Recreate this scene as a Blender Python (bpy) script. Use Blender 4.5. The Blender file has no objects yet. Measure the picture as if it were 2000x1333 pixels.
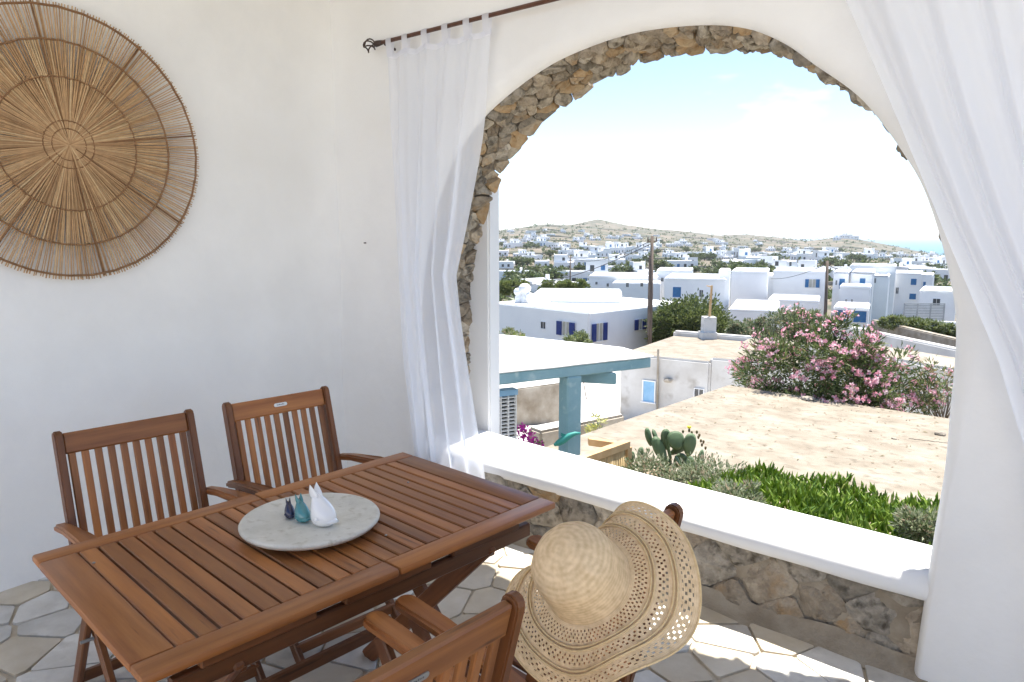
import bpy, bmesh, math, random
from mathutils import Vector, Matrix, noise
random.seed(7)
SC = bpy.context.scene
COL = SC.collection
rad = math.radians

# ------------------------------------------------------------------ camera, sky, sun, exposure
FPX, PITCH, YAW = 1380.0, rad(8.49), rad(38.5)
CAMP = Vector((0.0, -2.81, 1.59))
cam = bpy.data.cameras.new("camera"); camo = bpy.data.objects.new("camera", cam); COL.objects.link(camo)
camo.location = CAMP; camo.rotation_euler = (math.pi / 2 - PITCH, 0, YAW)
cam.sensor_width = 36; cam.lens = FPX / 2000 * 36; cam.clip_start = 0.05; cam.clip_end = 60000
SC.camera = camo
SUN_DIR = Vector((0.03, -0.37, -1.0)).normalized()          # the way the light travels
sun = bpy.data.lights.new("sun", 'SUN'); suno = bpy.data.objects.new("sun", sun); COL.objects.link(suno)
sun.energy = 3.2; sun.angle = rad(0.53); sun.color = (1.0, 0.95, 0.87)
suno.rotation_euler = SUN_DIR.to_track_quat('-Z', 'Y').to_euler(); suno.location = (0, 6, 20)
W = bpy.data.worlds.new("World"); SC.world = W; W.use_nodes = True
nt = W.node_tree; nt.nodes.clear()
sky = nt.nodes.new('ShaderNodeTexSky'); sky.sky_type = 'NISHITA'; sky.sun_disc = False
sky.sun_elevation = math.asin(-SUN_DIR.z); sky.sun_rotation = math.atan2(-SUN_DIR.x, -SUN_DIR.y)
sky.altitude = 50; sky.air_density = 0.7; sky.dust_density = 0.05; sky.ozone_density = 1.0
bg = nt.nodes.new('ShaderNodeBackground'); bg.inputs['Strength'].default_value = 0.085
wo = nt.nodes.new('ShaderNodeOutputWorld')
tc = nt.nodes.new('ShaderNodeTexCoord'); mp = nt.nodes.new('ShaderNodeMapping'); mp.inputs['Scale'].default_value = (1, 1, 2.6)
nz = nt.nodes.new('ShaderNodeTexNoise'); nz.inputs['Scale'].default_value = 2.3; nz.inputs['Detail'].default_value = 7; nz.inputs['Roughness'].default_value = 0.55
cr = nt.nodes.new('ShaderNodeValToRGB'); cr.color_ramp.elements[0].position = 0.57; cr.color_ramp.elements[1].position = 0.80
mx = nt.nodes.new('ShaderNodeMixRGB'); mx.inputs['Color2'].default_value = (7.4, 7.5, 7.6, 1)
nt.links.new(tc.outputs['Generated'], mp.inputs['Vector']); nt.links.new(mp.outputs['Vector'], nz.inputs['Vector'])
nt.links.new(nz.outputs['Fac'], cr.inputs['Fac']); nt.links.new(cr.outputs['Color'], mx.inputs['Fac'])
nt.links.new(sky.outputs['Color'], mx.inputs['Color1']); nt.links.new(mx.outputs['Color'], bg.inputs['Color'])
nt.links.new(bg.outputs['Background'], wo.inputs['Surface'])
vs = SC.view_settings; vs.view_transform = 'Standard'; vs.look = 'None'; vs.gamma = 1.0; vs.use_curve_mapping = False
vs.exposure = 1.92
SC.render.engine = 'CYCLES'
cy = SC.cycles; cy.use_adaptive_sampling = True; cy.adaptive_threshold = 0.015; cy.max_bounces = 10; cy.diffuse_bounces = 7; cy.glossy_bounces = 3; cy.transmission_bounces = 6
cy.transparent_max_bounces = 8; cy.caustics_reflective = False; cy.caustics_refractive = False
cy.sample_clamp_indirect = 8.0; cy.use_denoising = True

# ------------------------------------------------------------------ placing by sight line (real depth always given)
RV = Vector((math.cos(YAW), math.sin(YAW), 0)); FV = Vector((-math.sin(YAW), math.cos(YAW), 0)); ZV = Vector((0, 0, 1))
CP, SP = math.cos(PITCH), math.sin(PITCH)
def ray(px, py):
    u, v = (px - 1000) / FPX, (666.5 - py) / FPX
    return RV * u + FV * (CP + v * SP) + ZV * (-SP + v * CP)
def pd(px, py, t): return CAMP + ray(px, py) * t
def pz(px, py, z):
    r = ray(px, py); return CAMP + r * ((z - CAMP.z) / r.z)
def pyw(px, py, y):
    r = ray(px, py); return CAMP + r * ((y - CAMP.y) / r.y)
def rf(r, f, z=0.0):                                  # metres to the right / ahead of where the camera stands
    p = CAMP + RV * r + FV * f; return Vector((p.x, p.y, z))

# ------------------------------------------------------------------ materials
MATS = {}
def pmat(name, c1, c2=None, scale=4.0, rough=0.8, bump=0.0, bscale=None, detail=6, coords='pos', stretch=(1, 1, 1), rnd=0.0,
         lo=0.35, hi=0.65, spec=0.3, coat=0.0, c3=None, scale3=30.0, f3=(0.6, 0.7), bdist=0.01, transl=0.0, metal=0.0):
    if name in MATS: return MATS[name]
    m = bpy.data.materials.new(name); m.use_nodes = True; t = m.node_tree; N, L = t.nodes, t.links
    b = N['Principled BSDF']; b.inputs['Roughness'].default_value = rough; b.inputs['Specular IOR Level'].default_value = spec
    b.inputs['Coat Weight'].default_value = coat; b.inputs['Metallic'].default_value = metal
    c2 = c2 or c1
    if coords == 'pos':
        g = N.new('ShaderNodeNewGeometry'); src = g.outputs['Position']
    else:
        g = N.new('ShaderNodeTexCoord'); src = g.outputs['Object']
    mpn = N.new('ShaderNodeMapping'); mpn.inputs['Scale'].default_value = stretch; L.new(src, mpn.inputs['Vector'])
    oi = N.new('ShaderNodeObjectInfo')
    vec = mpn.outputs['Vector']
    if rnd > 0:
        ml = N.new('ShaderNodeMath'); ml.operation = 'MULTIPLY'; ml.inputs[1].default_value = 37.0; L.new(oi.outputs['Random'], ml.inputs[0])
        va = N.new('ShaderNodeVectorMath'); va.operation = 'ADD'; L.new(vec, va.inputs[0]); L.new(ml.outputs[0], va.inputs[1]); vec = va.outputs[0]
    n1 = N.new('ShaderNodeTexNoise'); n1.inputs['Scale'].default_value = scale; n1.inputs['Detail'].default_value = detail; n1.inputs['Roughness'].default_value = 0.6
    L.new(vec, n1.inputs['Vector'])
    r1 = N.new('ShaderNodeValToRGB'); r1.color_ramp.elements[0].position = lo; r1.color_ramp.elements[1].position = hi
    r1.color_ramp.elements[0].color = (*c1, 1); r1.color_ramp.elements[1].color = (*c2, 1)
    L.new(n1.outputs['Fac'], r1.inputs['Fac']); colr = r1.outputs['Color']
    if c3:
        n3 = N.new('ShaderNodeTexNoise'); n3.inputs['Scale'].default_value = scale3; n3.inputs['Detail'].default_value = 4; L.new(vec, n3.inputs['Vector'])
        r3 = N.new('ShaderNodeValToRGB'); r3.color_ramp.elements[0].position = f3[0]; r3.color_ramp.elements[1].position = f3[1]
        L.new(n3.outputs['Fac'], r3.inputs['Fac'])
        mm = N.new('ShaderNodeMixRGB'); mm.inputs['Color2'].default_value = (*c3, 1); L.new(r3.outputs['Color'], mm.inputs['Fac']); L.new(colr, mm.inputs['Color1']); colr = mm.outputs['Color']
    if rnd > 0:
        hs = N.new('ShaderNodeHueSaturation'); mr = N.new('ShaderNodeMapRange'); mr.inputs['To Min'].default_value = 1 - rnd; mr.inputs['To Max'].default_value = 1 + rnd
        L.new(oi.outputs['Random'], mr.inputs['Value']); L.new(mr.outputs[0], hs.inputs['Value']); L.new(colr, hs.inputs['Color']); colr = hs.outputs['Color']
    L.new(colr, b.inputs['Base Color'])
    if bump > 0:
        n2 = N.new('ShaderNodeTexNoise'); n2.inputs['Scale'].default_value = bscale or scale * 4; n2.inputs['Detail'].default_value = 6; L.new(vec, n2.inputs['Vector'])
        bp = N.new('ShaderNodeBump'); bp.inputs['Strength'].default_value = bump; bp.inputs['Distance'].default_value = bdist
        L.new(n2.outputs['Fac'], bp.inputs['Height']); L.new(bp.outputs['Normal'], b.inputs['Normal'])
    if transl > 0:
        tr = N.new('ShaderNodeBsdfTranslucent'); L.new(colr, tr.inputs['Color']); ms = N.new('ShaderNodeMixShader'); ms.inputs[0].default_value = transl
        L.new(b.outputs[0], ms.inputs[1]); L.new(tr.outputs[0], ms.inputs[2]); L.new(ms.outputs[0], N['Material Output'].inputs['Surface'])
    MATS[name] = m; return m
PLASTER = pmat('plaster', (.80, .797, .79), (.85, .848, .84), 2.2, .9, .30, 8, c3=(.76, .75, .73), scale3=1.1, f3=(.55, .75), rnd=0, bdist=.02)
WHITE = pmat('limewash', (.78, .78, .78), (.84, .84, .83), .6, .9, .1, 9)
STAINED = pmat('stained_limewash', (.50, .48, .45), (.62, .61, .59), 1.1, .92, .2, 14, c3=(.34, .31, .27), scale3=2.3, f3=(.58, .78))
ROOFC = pmat('weathered_concrete', (.22, .185, .14), (.31, .275, .22), 2.6, .95, .5, 60, c3=(.165, .14, .105), scale3=9, f3=(.55, .75), stretch=(1, 1.25, 1))
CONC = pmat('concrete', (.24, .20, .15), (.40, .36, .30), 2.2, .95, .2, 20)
MORTAR = pmat('mortar', (.25, .205, .15), (.36, .31, .24), 9, .95, .6, 60)
STONE = pmat('field_stone', (.25, .205, .155), (.46, .39, .30), 16, .9, 1.0, 55, coords='obj', rnd=.25, c3=(.38, .25, .13), scale3=9, f3=(.55, .75), bdist=.02)
STONE2 = pmat('grey_stone', (.25, .22, .175), (.45, .40, .33), 18, .9, .9, 50, coords='obj', rnd=.35, c3=(.10, .085, .065), scale3=20, f3=(.52, .7), bdist=.02)
STONE3 = pmat('ochre_stone', (.36, .23, .115), (.44, .34, .22), 18, .9, .8, 46, coords='obj', rnd=.25, bdist=.02)
PAVE = pmat('paving_marble', (.48, .455, .41), (.66, .64, .595), 5, .55, .25, 30, coords='obj', rnd=.14, c3=(.34, .31, .26), scale3=9, f3=(.55, .8), spec=.4)
PAVE2 = pmat('paving_cream', (.50, .43, .32), (.60, .54, .44), 5, .6, .25, 30, coords='obj', rnd=.1, spec=.4)
GROUT = pmat('grout', (.46, .39, .29), (.56, .49, .38), 14, .95, .5, 70)
def wood(name, a, b_, rnd=.28, rough=.42):
    return pmat(name, a, b_, 1.0, rough, .12, 2.2, coords='obj', stretch=(2.2, 34, 34), rnd=rnd, lo=.3, hi=.72, spec=.45, c3=(a[0] * .35, a[1] * .3, a[2] * .3), scale3=1.7, f3=(.66, .80), bdist=.002)
WOOD = wood('acacia_wood', (.195, .063, .016), (.365, .145, .040))
WOODD = wood('acacia_wood_dark', (.10, .034, .011), (.20, .075, .024))
IRON = pmat('dark_iron', (.035, .022, .018), (.06, .035, .025), 30, .5, spec=.4)
ROD = pmat('rod_brown', (.10, .04, .022), (.14, .06, .035), 20, .45)
STEEL = pmat('badge_metal', (.36, .36, .35), None, 20, .35, metal=.7)
BADGEW = pmat('badge_white', (.75, .75, .73), None, 20, .4)
INK = pmat('badge_ink', (.12, .12, .12), None, 20, .6)
PLATE = pmat('travertine', (.55, .53, .46), (.66, .64, .57), 14, .5, .12, 90, coords='obj', c3=(.48, .45, .37), scale3=34, f3=(.55, .72), spec=.4)
CERW = pmat('white_glaze', (.80, .80, .80), None, 3, .12, spec=.5, coat=.5)
CERT = pmat('teal_glaze', (.055, .20, .22), (.075, .26, .27), 30, .12, .25, 240, coords='obj', spec=.5, coat=.5, bdist=.001)
CERN = pmat('navy_glaze', (.012, .014, .045), (.018, .02, .06), 30, .1, spec=.5, coat=.5)
REED = [pmat('reed_%s' % n, c, tuple(x * 1.25 for x in c), 40, .7, coords='obj') for n, c in
        (('tan', (.40, .25, .13)), ('gold', (.44, .285, .15)), ('brown', (.32, .19, .095)), ('pale', (.49, .35, .20)))]
CANE = pmat('cane_brown', (.18, .09, .04), (.26, .14, .065), 30, .6)
STRAWROPE = pmat('straw_rope', (.58, .42, .22), (.68, .51, .29), 90, .8, .3, 300, coords='obj')
BLUEP = pmat('pergola_blue', (.17, .31, .36), (.24, .38, .43), 3, .7, .3, 30, stretch=(1, 1, 1), c3=(.36, .48, .50), scale3=9, f3=(.6, .78))
NAVY = pmat('shutter_navy', (.02, .035, .16), (.03, .05, .2), 3, .6)
BLUE = pmat('shutter_blue', (.035, .14, .30), (.05, .17, .36), 3, .6)
LBLUE = pmat('shutter_pale_blue', (.22, .42, .62), (.30, .50, .70), 5, .7)
GLASS = pmat('dark_pane', (.04, .045, .05), (.07, .075, .08), 2, .15, spec=.5)
CREAM = pmat('pane_curtain', (.38, .36, .30), (.46, .44, .38), 3, .6)
DARK = pmat('dark_opening', (.03, .03, .03), (.05, .05, .045), 2, .8)
POLEW = pmat('weathered_pole', (.10, .075, .06), (.16, .125, .10), 6, .9, .3, 20, stretch=(1, 1, .2))
CABLE = pmat('cable_black', (.04, .04, .04), None, 2, .7)
PINE = pmat('raw_pine', (.44, .28, .13), (.54, .37, .2), 8, .75, .1, 40)
BAMBOO = pmat('bamboo_cane', (.46, .33, .16), (.58, .45, .25), 8, .6, coords='obj', rnd=.2)
SOIL = pmat('dry_soil', (.20, .15, .10), (.32, .25, .17), 6, .95, .8, 40)
BARK = pmat('bark', (.11, .085, .06), (.20, .16, .12), 12, .9, .4, 40)
def leafm(name, a, b_, tr=.35, rough=.5): return pmat(name, a, b_, 3.5, rough, rnd=0, transl=tr, spec=.4)
OL1 = leafm('oleander_leaf', (.11, .15, .05), (.16, .20, .075)); OL2 = leafm('oleander_leaf_dark', (.05, .085, .028), (.08, .12, .04)); OL3 = leafm('oleander_leaf_dry', (.24, .20, .09), (.30, .25, .13))
PINK = leafm('pink_petal', (.66, .26, .35), (.76, .42, .49), .4, .6); PINK2 = leafm('pale_pink_petal', (.76, .52, .57), (.82, .64, .68), .4, .6)
MAG = leafm('magenta_bract', (.55, .03, .33), (.66, .06, .42), .4, .6)
IC1 = leafm('iceplant_leaf', (.21, .31, .04), (.29, .41, .075), .35, .35); IC2 = leafm('iceplant_leaf_dark', (.10, .185, .026), (.15, .25, .04), .35, .4); IC3 = leafm('iceplant_leaf_yellow', (.28, .34, .08), (.36, .40, .14), .25)
SG1 = leafm('silver_leaf', (.24, .27, .16), (.33, .36, .24)); SG2 = leafm('sage_leaf', (.09, .13, .055), (.14, .18, .08)); SG3 = leafm('dry_leaf', (.36, .28, .19), (.44, .36, .26))
TR1 = leafm('tree_leaf', (.11, .14, .04), (.16, .19, .065)); TR2 = leafm('tree_leaf_dark', (.045, .07, .022), (.08, .105, .036)); TR3 = leafm('tree_leaf_bright', (.17, .21, .06), (.23, .26, .09))
YEL = leafm('yellow_leaf', (.48, .46, .10), (.56, .54, .18)); STRAW = leafm('straw_grass', (.46, .31, .12), (.55, .41, .2))
CACT = pmat('cactus_pad', (.055, .095, .042), (.085, .13, .07), 5, .6, .15, 60, coords='obj', rnd=.15)
FRUIT = pmat('cactus_fruit', (.07, .08, .03), (.12, .09, .04), 8, .6); YFL = pmat('cactus_flower', (.72, .62, .04), None, 4, .6)
TEAL = pmat('teal_paint', (.03, .22, .19), (.05, .28, .25), 5, .5)
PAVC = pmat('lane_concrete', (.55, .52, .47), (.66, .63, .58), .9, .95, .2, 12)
CANVAS = pmat('canvas_white', (.80, .80, .78), None, 3, .85, .1, 60)
CARP = pmat('car_paint', (.015, .018, .028), None, 2, .25, spec=.5, coat=.6)
SLATG = pmat('slat_grey', (.30, .31, .31), (.38, .39, .39), 3, .7)

def cloth_mat(name, colr, see):
    m = bpy.data.materials.new(name); m.use_nodes = True; t = m.node_tree; N, L = t.nodes, t.links; N.clear()
    o = N.new('ShaderNodeOutputMaterial'); d = N.new('ShaderNodeBsdfDiffuse'); tr = N.new('ShaderNodeBsdfTranslucent'); tp = N.new('ShaderNodeBsdfTransparent')
    d.inputs['Color'].default_value = tr.inputs['Color'].default_value = (*colr, 1)
    a = N.new('ShaderNodeMixShader'); a.inputs[0].default_value = .5; b = N.new('ShaderNodeMixShader'); b.inputs[0].default_value = see
    L.new(d.outputs[0], a.inputs[1]); L.new(tr.outputs[0], a.inputs[2]); L.new(a.outputs[0], b.inputs[1]); L.new(tp.outputs[0], b.inputs[2]); L.new(b.outputs[0], o.inputs['Surface'])
    return m
VOILE = cloth_mat('white_voile', (.90, .92, .97), .27)
VOILET = cloth_mat('white_voile_tab', (.86, .87, .92), .10)

# ------------------------------------------------------------------ mesh helpers
def link(o, parent=None):
    COL.objects.link(o)
    if parent: o.parent = parent
    return o
def tag(o, label=None, cat=None, group=None, kind=None):
    if label: o['label'] = label
    if cat: o['category'] = cat
    if group: o['group'] = group
    if kind: o['kind'] = kind
    return o
def thing(name, loc, label, cat, group=None, rotz=0.0):
    o = bpy.data.objects.new(name, None); o.empty_display_size = .1; link(o); o.location = loc; o.rotation_euler = (0, 0, rotz)
    return tag(o, label, cat, group)
class MB:
    def __init__(s): s.v, s.f, s.m = [], [], []
    def face(s, idx, mi=0): s.f.append(idx); s.m.append(mi)
    def poly(s, pts, mi=0):
        i = len(s.v); s.v += [tuple(p) for p in pts]; s.face(tuple(range(i, i + len(pts))), mi)
    def box(s, o, a, b, c, mi=0):                      # corner + three edge vectors
        o, a, b, c = Vector(o), Vector(a), Vector(b), Vector(c)
        if a.cross(b).dot(c) < 0: a, b = b, a
        i = len(s.v); s.v += [tuple(p) for p in (o, o + a, o + a + b, o + b, o + c, o + a + c, o + a + b + c, o + b + c)]
        for q in ((0, 3, 2, 1), (4, 5, 6, 7), (0, 1, 5, 4), (1, 2, 6, 5), (2, 3, 7, 6), (3, 0, 4, 7)): s.face(tuple(i + k for k in q), mi)
    def cbox(s, c, sx, sy, sz, mi=0): s.box((c[0] - sx / 2, c[1] - sy / 2, c[2] - sz / 2), (sx, 0, 0), (0, sy, 0), (0, 0, sz), mi)
    def tube(s, path, radii, n=6, mi=0, cap=True):
        path = [Vector(p) for p in path]; k = len(path)
        if not isinstance(radii, (list, tuple)): radii = [radii] * k
        i0 = len(s.v)
        for j, p in enumerate(path):
            d = (path[min(j + 1, k - 1)] - path[max(j - 1, 0)])
            d = d.normalized() if d.length > 1e-9 else ZV
            a = d.cross(ZV if abs(d.z) < .9 else Vector((1, 0, 0))).normalized(); b = d.cross(a)
            for q in range(n):
                w = 2 * math.pi * q / n; s.v.append(tuple(p + (a * math.cos(w) + b * math.sin(w)) * radii[j]))
        for j in range(k - 1):
            for q in range(n):
                q2 = (q + 1) % n; s.face((i0 + j * n + q, i0 + j * n + q2, i0 + (j + 1) * n + q2, i0 + (j + 1) * n + q), mi)
        if cap:
            s.face(tuple(i0 + q for q in range(n))[::-1], mi); s.face(tuple(i0 + (k - 1) * n + q for q in range(n)), mi)
    def lathe(s, prof, n=24, mi=0, origin=(0, 0, 0)):
        ox, oy, oz = origin; i0 = len(s.v)
        for r, z in prof:
            for q in range(n):
                w = 2 * math.pi * q / n; s.v.append((ox + r * math.cos(w), oy + r * math.sin(w), oz + z))
        for j in range(len(prof) - 1):
            for q in range(n):
                q2 = (q + 1) % n; s.face((i0 + j * n + q, i0 + j * n + q2, i0 + (j + 1) * n + q2, i0 + (j + 1) * n + q), mi)
        s.face(tuple(i0 + q for q in range(n))[::-1], mi); s.face(tuple(i0 + (len(prof) - 1) * n + q for q in range(n)), mi)
    def leaf(s, p, d, side, ln, wd, mi=0, curl=.12):
        i = len(s.v); up = d.cross(side)
        m = p + d * (ln * .5) + up * (ln * curl)
        s.v += [tuple(p), tuple(m + side * wd * .5), tuple(p + d * ln), tuple(m - side * wd * .5)]
        s.face((i, i + 1, i + 2, i + 3), mi)
    def mesh(s, name, mats, smooth=False):
        me = bpy.data.meshes.new(name); me.from_pydata(s.v, [], s.f)
        for m in (mats if isinstance(mats, (list, tuple)) else [mats]): me.materials.append(m)
        if any(s.m): me.polygons.foreach_set('material_index', s.m)
        if smooth: me.polygons.foreach_set('use_smooth', [True] * len(s.f))
        me.update(); return me
    def build(s, name, mats, parent=None, smooth=False): return link(bpy.data.objects.new(name, s.mesh(name, mats, smooth)), parent)
def rv(): 
    while True:
        v = Vector((random.uniform(-1, 1), random.uniform(-1, 1), random.uniform(-1, 1)))
        if .05 < v.length < 1: return v.normalized()
def smooth_by_angle(me, ang=40):
    me.polygons.foreach_set('use_smooth', [True] * len(me.polygons)); me.set_sharp_from_angle(angle=rad(ang))
BCACHE = {}
def board(name, parent, p0, p1, width, W_, T, mat, bev=.004, ext=0.0):
    """a bevelled plank whose local X runs along its grain, so that the wood grain follows it"""
    p0, p1, wv = Vector(p0), Vector(p1), Vector(width); x = (p1 - p0); L_ = x.length + 2 * ext; x.normalize()
    z = x.cross(wv).normalized(); y = z.cross(x)
    key = (round(L_, 3), round(W_, 4), round(T, 4), mat.name, bev)
    if key not in BCACHE:
        bm = bmesh.new(); bmesh.ops.create_cube(bm, size=1.0); bmesh.ops.scale(bm, vec=(L_, W_, T), verts=bm.verts)
        if bev: bmesh.ops.bevel(bm, geom=bm.edges[:], offset=bev, segments=2 if bev > .005 else 1, affect='EDGES', profile=.5)
        me = bpy.data.meshes.new(name); bm.to_mesh(me); bm.free(); me.materials.append(mat); smooth_by_angle(me, 35); BCACHE[key] = me
    o = link(bpy.data.objects.new(name, BCACHE[key]), parent)
    o.matrix_local = Matrix((x, y, z)).transposed().to_4x4(); o.location = (p0 + p1) / 2
    return o
def copy_tree(o, parent=None):
    c = o.copy(); link(c, parent)
    for ch in o.children: copy_tree(ch, c)
    return c
def catmull(pts, n):
    out = []; P = [pts[0]] + list(pts) + [pts[-1]]
    for i in range(1, len(P) - 2):
        for k in range(n):
            t = k / n; a, b, c, d = (Vector(P[i + j]) for j in (-1, 0, 1, 2))
            out.append(.5 * ((2 * b) + (c - a) * t + (2 * a - 5 * b + 4 * c - d) * t * t + (3 * b - a - 3 * c + d) * t ** 3))
    out.append(Vector(pts[-1])); return out
def voronoi(pts, x0, x1, y0, y1, inside=None):
    out = []
    for i, p in enumerate(pts):
        poly = [(x0, y0), (x1, y0), (x1, y1), (x0, y1)]
        for j, q in enumerate(pts):
            if i == j: continue
            mxx, myy = (p[0] + q[0]) / 2, (p[1] + q[1]) / 2; nx, ny = q[0] - p[0], q[1] - p[1]; new = []
            for k in range(len(poly)):
                a, b = poly[k], poly[(k + 1) % len(poly)]
                da = (a[0] - mxx) * nx + (a[1] - myy) * ny; db = (b[0] - mxx) * nx + (b[1] - myy) * ny
                if da <= 0: new.append(a)
                if da * db < 0: w = da / (da - db); new.append((a[0] + (b[0] - a[0]) * w, a[1] + (b[1] - a[1]) * w))
            poly = new
            if len(poly) < 3: break
        if len(poly) >= 3: out.append(poly)
    return out
def jitter_grid(x0, x1, y0, y1, nx, ny, j=.38, stagger=True):
    pts = []
    for b in range(ny):
        for a in range(nx):
            sx, sy = (x1 - x0) / nx, (y1 - y0) / ny
            pts.append((x0 + (a + .5 + (.5 if stagger and b % 2 else 0) * .8 + random.uniform(-j, j)) * sx, y0 + (b + .5 + random.uniform(-j, j)) * sy))
    return pts
def inset(poly, g):
    cx, cyy = sum(p[0] for p in poly) / len(poly), sum(p[1] for p in poly) / len(poly); out = []
    for p in poly:
        dx, dy = cx - p[0], cyy - p[1]; l = math.hypot(dx, dy) or 1; k = min(g * 1.25, l * .45) / l; out.append((p[0] + dx * k, p[1] + dy * k))
    return out
def dedupe(poly, eps):
    out = []
    for p in poly:
        if not out or math.hypot(p[0] - out[-1][0], p[1] - out[-1][1]) > eps: out.append(p)
    if len(out) > 3 and math.hypot(out[0][0] - out[-1][0], out[0][1] - out[-1][1]) < eps: out.pop()
    return out
def chaikin(poly, a=.25):
    out = []
    for k in range(len(poly)):
        p, q = poly[k], poly[(k + 1) % len(poly)]
        out.append((p[0] + (q[0] - p[0]) * a, p[1] + (q[1] - p[1]) * a)); out.append((p[0] + (q[0] - p[0]) * (1 - a), p[1] + (q[1] - p[1]) * (1 - a)))
    return out
def stone(name, parent, poly, mapfn, h, mat, sink=.03, gap=.008, rough=.01, flat=False, round_a=.25):
    poly = dedupe(poly, .02)
    if len(poly) < 3: return None
    poly = chaikin(inset(poly, gap), round_a); n = len(poly)
    rings = [(poly, -sink), (poly, h * (.8 if flat else .55)), (inset(poly, .006 if flat else .018), h)]
    if not flat: rings.append((inset(inset(poly, .018), .03), h * 1.12))
    tx, ty = random.uniform(-.12, .12), random.uniform(-.12, .12)
    cx, cyy = sum(p[0] for p in poly) / n, sum(p[1] for p in poly) / n
    mb = MB(); P = []
    for k, (pl, hh) in enumerate(rings):
        for (a, b) in pl:
            hx = hh + (0 if k == 0 else ((a - cx) * tx + (b - cyy) * ty) * (0.15 if flat else 1) + random.uniform(-rough, rough))
            P.append(mapfn(a, b, hx))
    P.append(mapfn(cx, cyy, rings[-1][1] + (0 if flat else rough)))
    org = sum(P, Vector()) / len(P)
    mb.v = [tuple(p - org) for p in P]
    for k in range(len(rings) - 1):
        for q in range(n): q2 = (q + 1) % n; mb.face((k * n + q, k * n + q2, (k + 1) * n + q2, (k + 1) * n + q))
    k = len(rings) - 1
    for q in range(n): mb.face((k * n + q, k * n + (q + 1) % n, len(P) - 1))
    o = mb.build(name, mat, parent); me = o.data
    bm = bmesh.new(); bm.from_mesh(me); bmesh.ops.recalc_face_normals(bm, faces=bm.faces[:]); bm.to_mesh(me); bm.free()
    smooth_by_angle(me, 48); o.location = org
    return o
def pick_stone(): return random.choices((STONE, STONE2, STONE3), (5, 6, 1.0))[0]

# ------------------------------------------------------------------ terrain, sea
PXC = [850, 976, 1060, 1100, 1165, 1220, 1272, 1340, 1400, 1450, 1500, 1560, 1600, 1640, 1700, 1760, 1850, 2050]
YD = {90: [612] * 18, 200: [553, 553, 553, 552, 550, 549, 548, 546, 545, 544, 543, 542, 542, 542, 542, 543, 545, 548],
      400: [506, 506, 506, 507, 508, 509, 510, 511, 512, 512, 513, 514, 514, 515, 516, 518, 520, 524],
      700: [474, 472, 470, 472, 478, 480, 482, 485, 488, 490, 493, 497, 498, 499, 501, 505, 511, 516],
      1000: [460, 457, 450, 452, 459, 462, 464, 470, 474, 474, 480, 486, 485, 483, 489, 497, 506, 512],
      1350: [455, 451, 439, 441, 440, 446, 451, 458, 463, 461, 466, 472, 467, 461, 472, 485, 502, 509]}
YPEAK = [455, 453, 446, 443, 424, 438, 446, 453, 460, 457, 462, 470, 478, 486, 492, 497, 506, 512]
DS = [90, 200, 400, 700, 1000, 1350]
def lerp_tab(xs, ys, x):
    if x <= xs[0]: return ys[0]
    for i in range(len(xs) - 1):
        if x <= xs[i + 1]: w = (x - xs[i]) / (xs[i + 1] - xs[i]); return ys[i] + (ys[i + 1] - ys[i]) * w
    return ys[-1]
def y2z(y, f):
    r = ray(1000, y); return CAMP.z + f * r.z / r.dot(FV)
def gz_rf(r, f):
    d = math.hypot(r, f)
    ang = math.atan2(r, max(f, 1e-3)) if f > 0 else (1.5 if r > 0 else -1.5)
    ang = max(-.6, min(.75, ang)); px = 1000 + FPX * math.tan(ang) * .995; dd = d * math.cos(min(abs(ang), .65))
    near = [(0, -1.9), (9, -1.9), (12, -2.1), (16, -2.9), (20.5, -4.05), (40, -5.4)]
    if dd <= 40: return lerp_tab([a for a, _ in near], [b for _, b in near], dd)
    zs = [y2z(lerp_tab(PXC, YD[k], px), k) for k in DS] + [y2z(lerp_tab(PXC, YPEAK, px), 1600)]
    xs = [math.log(k) for k in [40] + DS + [1600, 2300, 3500]]
    z = lerp_tab(xs, [-5.4] + zs + [-52, -56], math.log(dd))
    if dd > 110:
        p = Vector((r * .006, f * .006, 3.1)); a = min(1, (dd - 110) / 300)
        z += a * (noise.noise(p) * 2.2 + noise.noise(p * 3.3) * .8) + a * .9 * noise.noise(Vector((r * .03, f * .02, 8)))
    return z
def ground_at(p):
    d = Vector((p[0], p[1], 0)) - Vector((CAMP.x, CAMP.y, 0)); return gz_rf(d.dot(RV), d.dot(FV))
def build_terrain():
    mb = MB(); angs = [rad(-14 + 52 * k / 150) for k in range(151)] + [rad(38 + (308) * k / 30) for k in range(1, 30)]
    radii = [3.0] + [6 * (4000 / 6) ** (k / 95) for k in range(96)]; n = len(angs)
    mb.v.append(tuple(rf(0, 0, -1.9)))
    for d in radii:
        for a in angs:
            r, f = d * math.sin(a), d * math.cos(a); mb.v.append(tuple(rf(r, f, gz_rf(r, f))))
    for q in range(n): mb.face((0, 1 + (q + 1) % n, 1 + q))
    for j in range(len(radii) - 1):
        for q in range(n):
            q2 = (q + 1) % n; mb.face((1 + j * n + q, 1 + j * n + q2, 1 + (j + 1) * n + q2, 1 + (j + 1) * n + q))
    m = pmat('dry_hillside', (.19, .152, .11), (.10, .096, .064), .014, .95, .4, .3, detail=10, lo=.40, hi=.60, c3=(.07, .075, .045), scale3=.05, f3=(.50, .60), bdist=.8)
    o = mb.build('terrain', m, smooth=True); me = o.data
    bm = bmesh.new(); bm.from_mesh(me); bmesh.ops.recalc_face_normals(bm, faces=bm.faces[:])
    if sum(f.normal.z for f in bm.faces) < 0: bmesh.ops.reverse_faces(bm, faces=bm.faces[:])
    bm.to_mesh(me); bm.free(); tag(o, kind='structure')
build_terrain()
mb = MB(); n = 96
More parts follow.
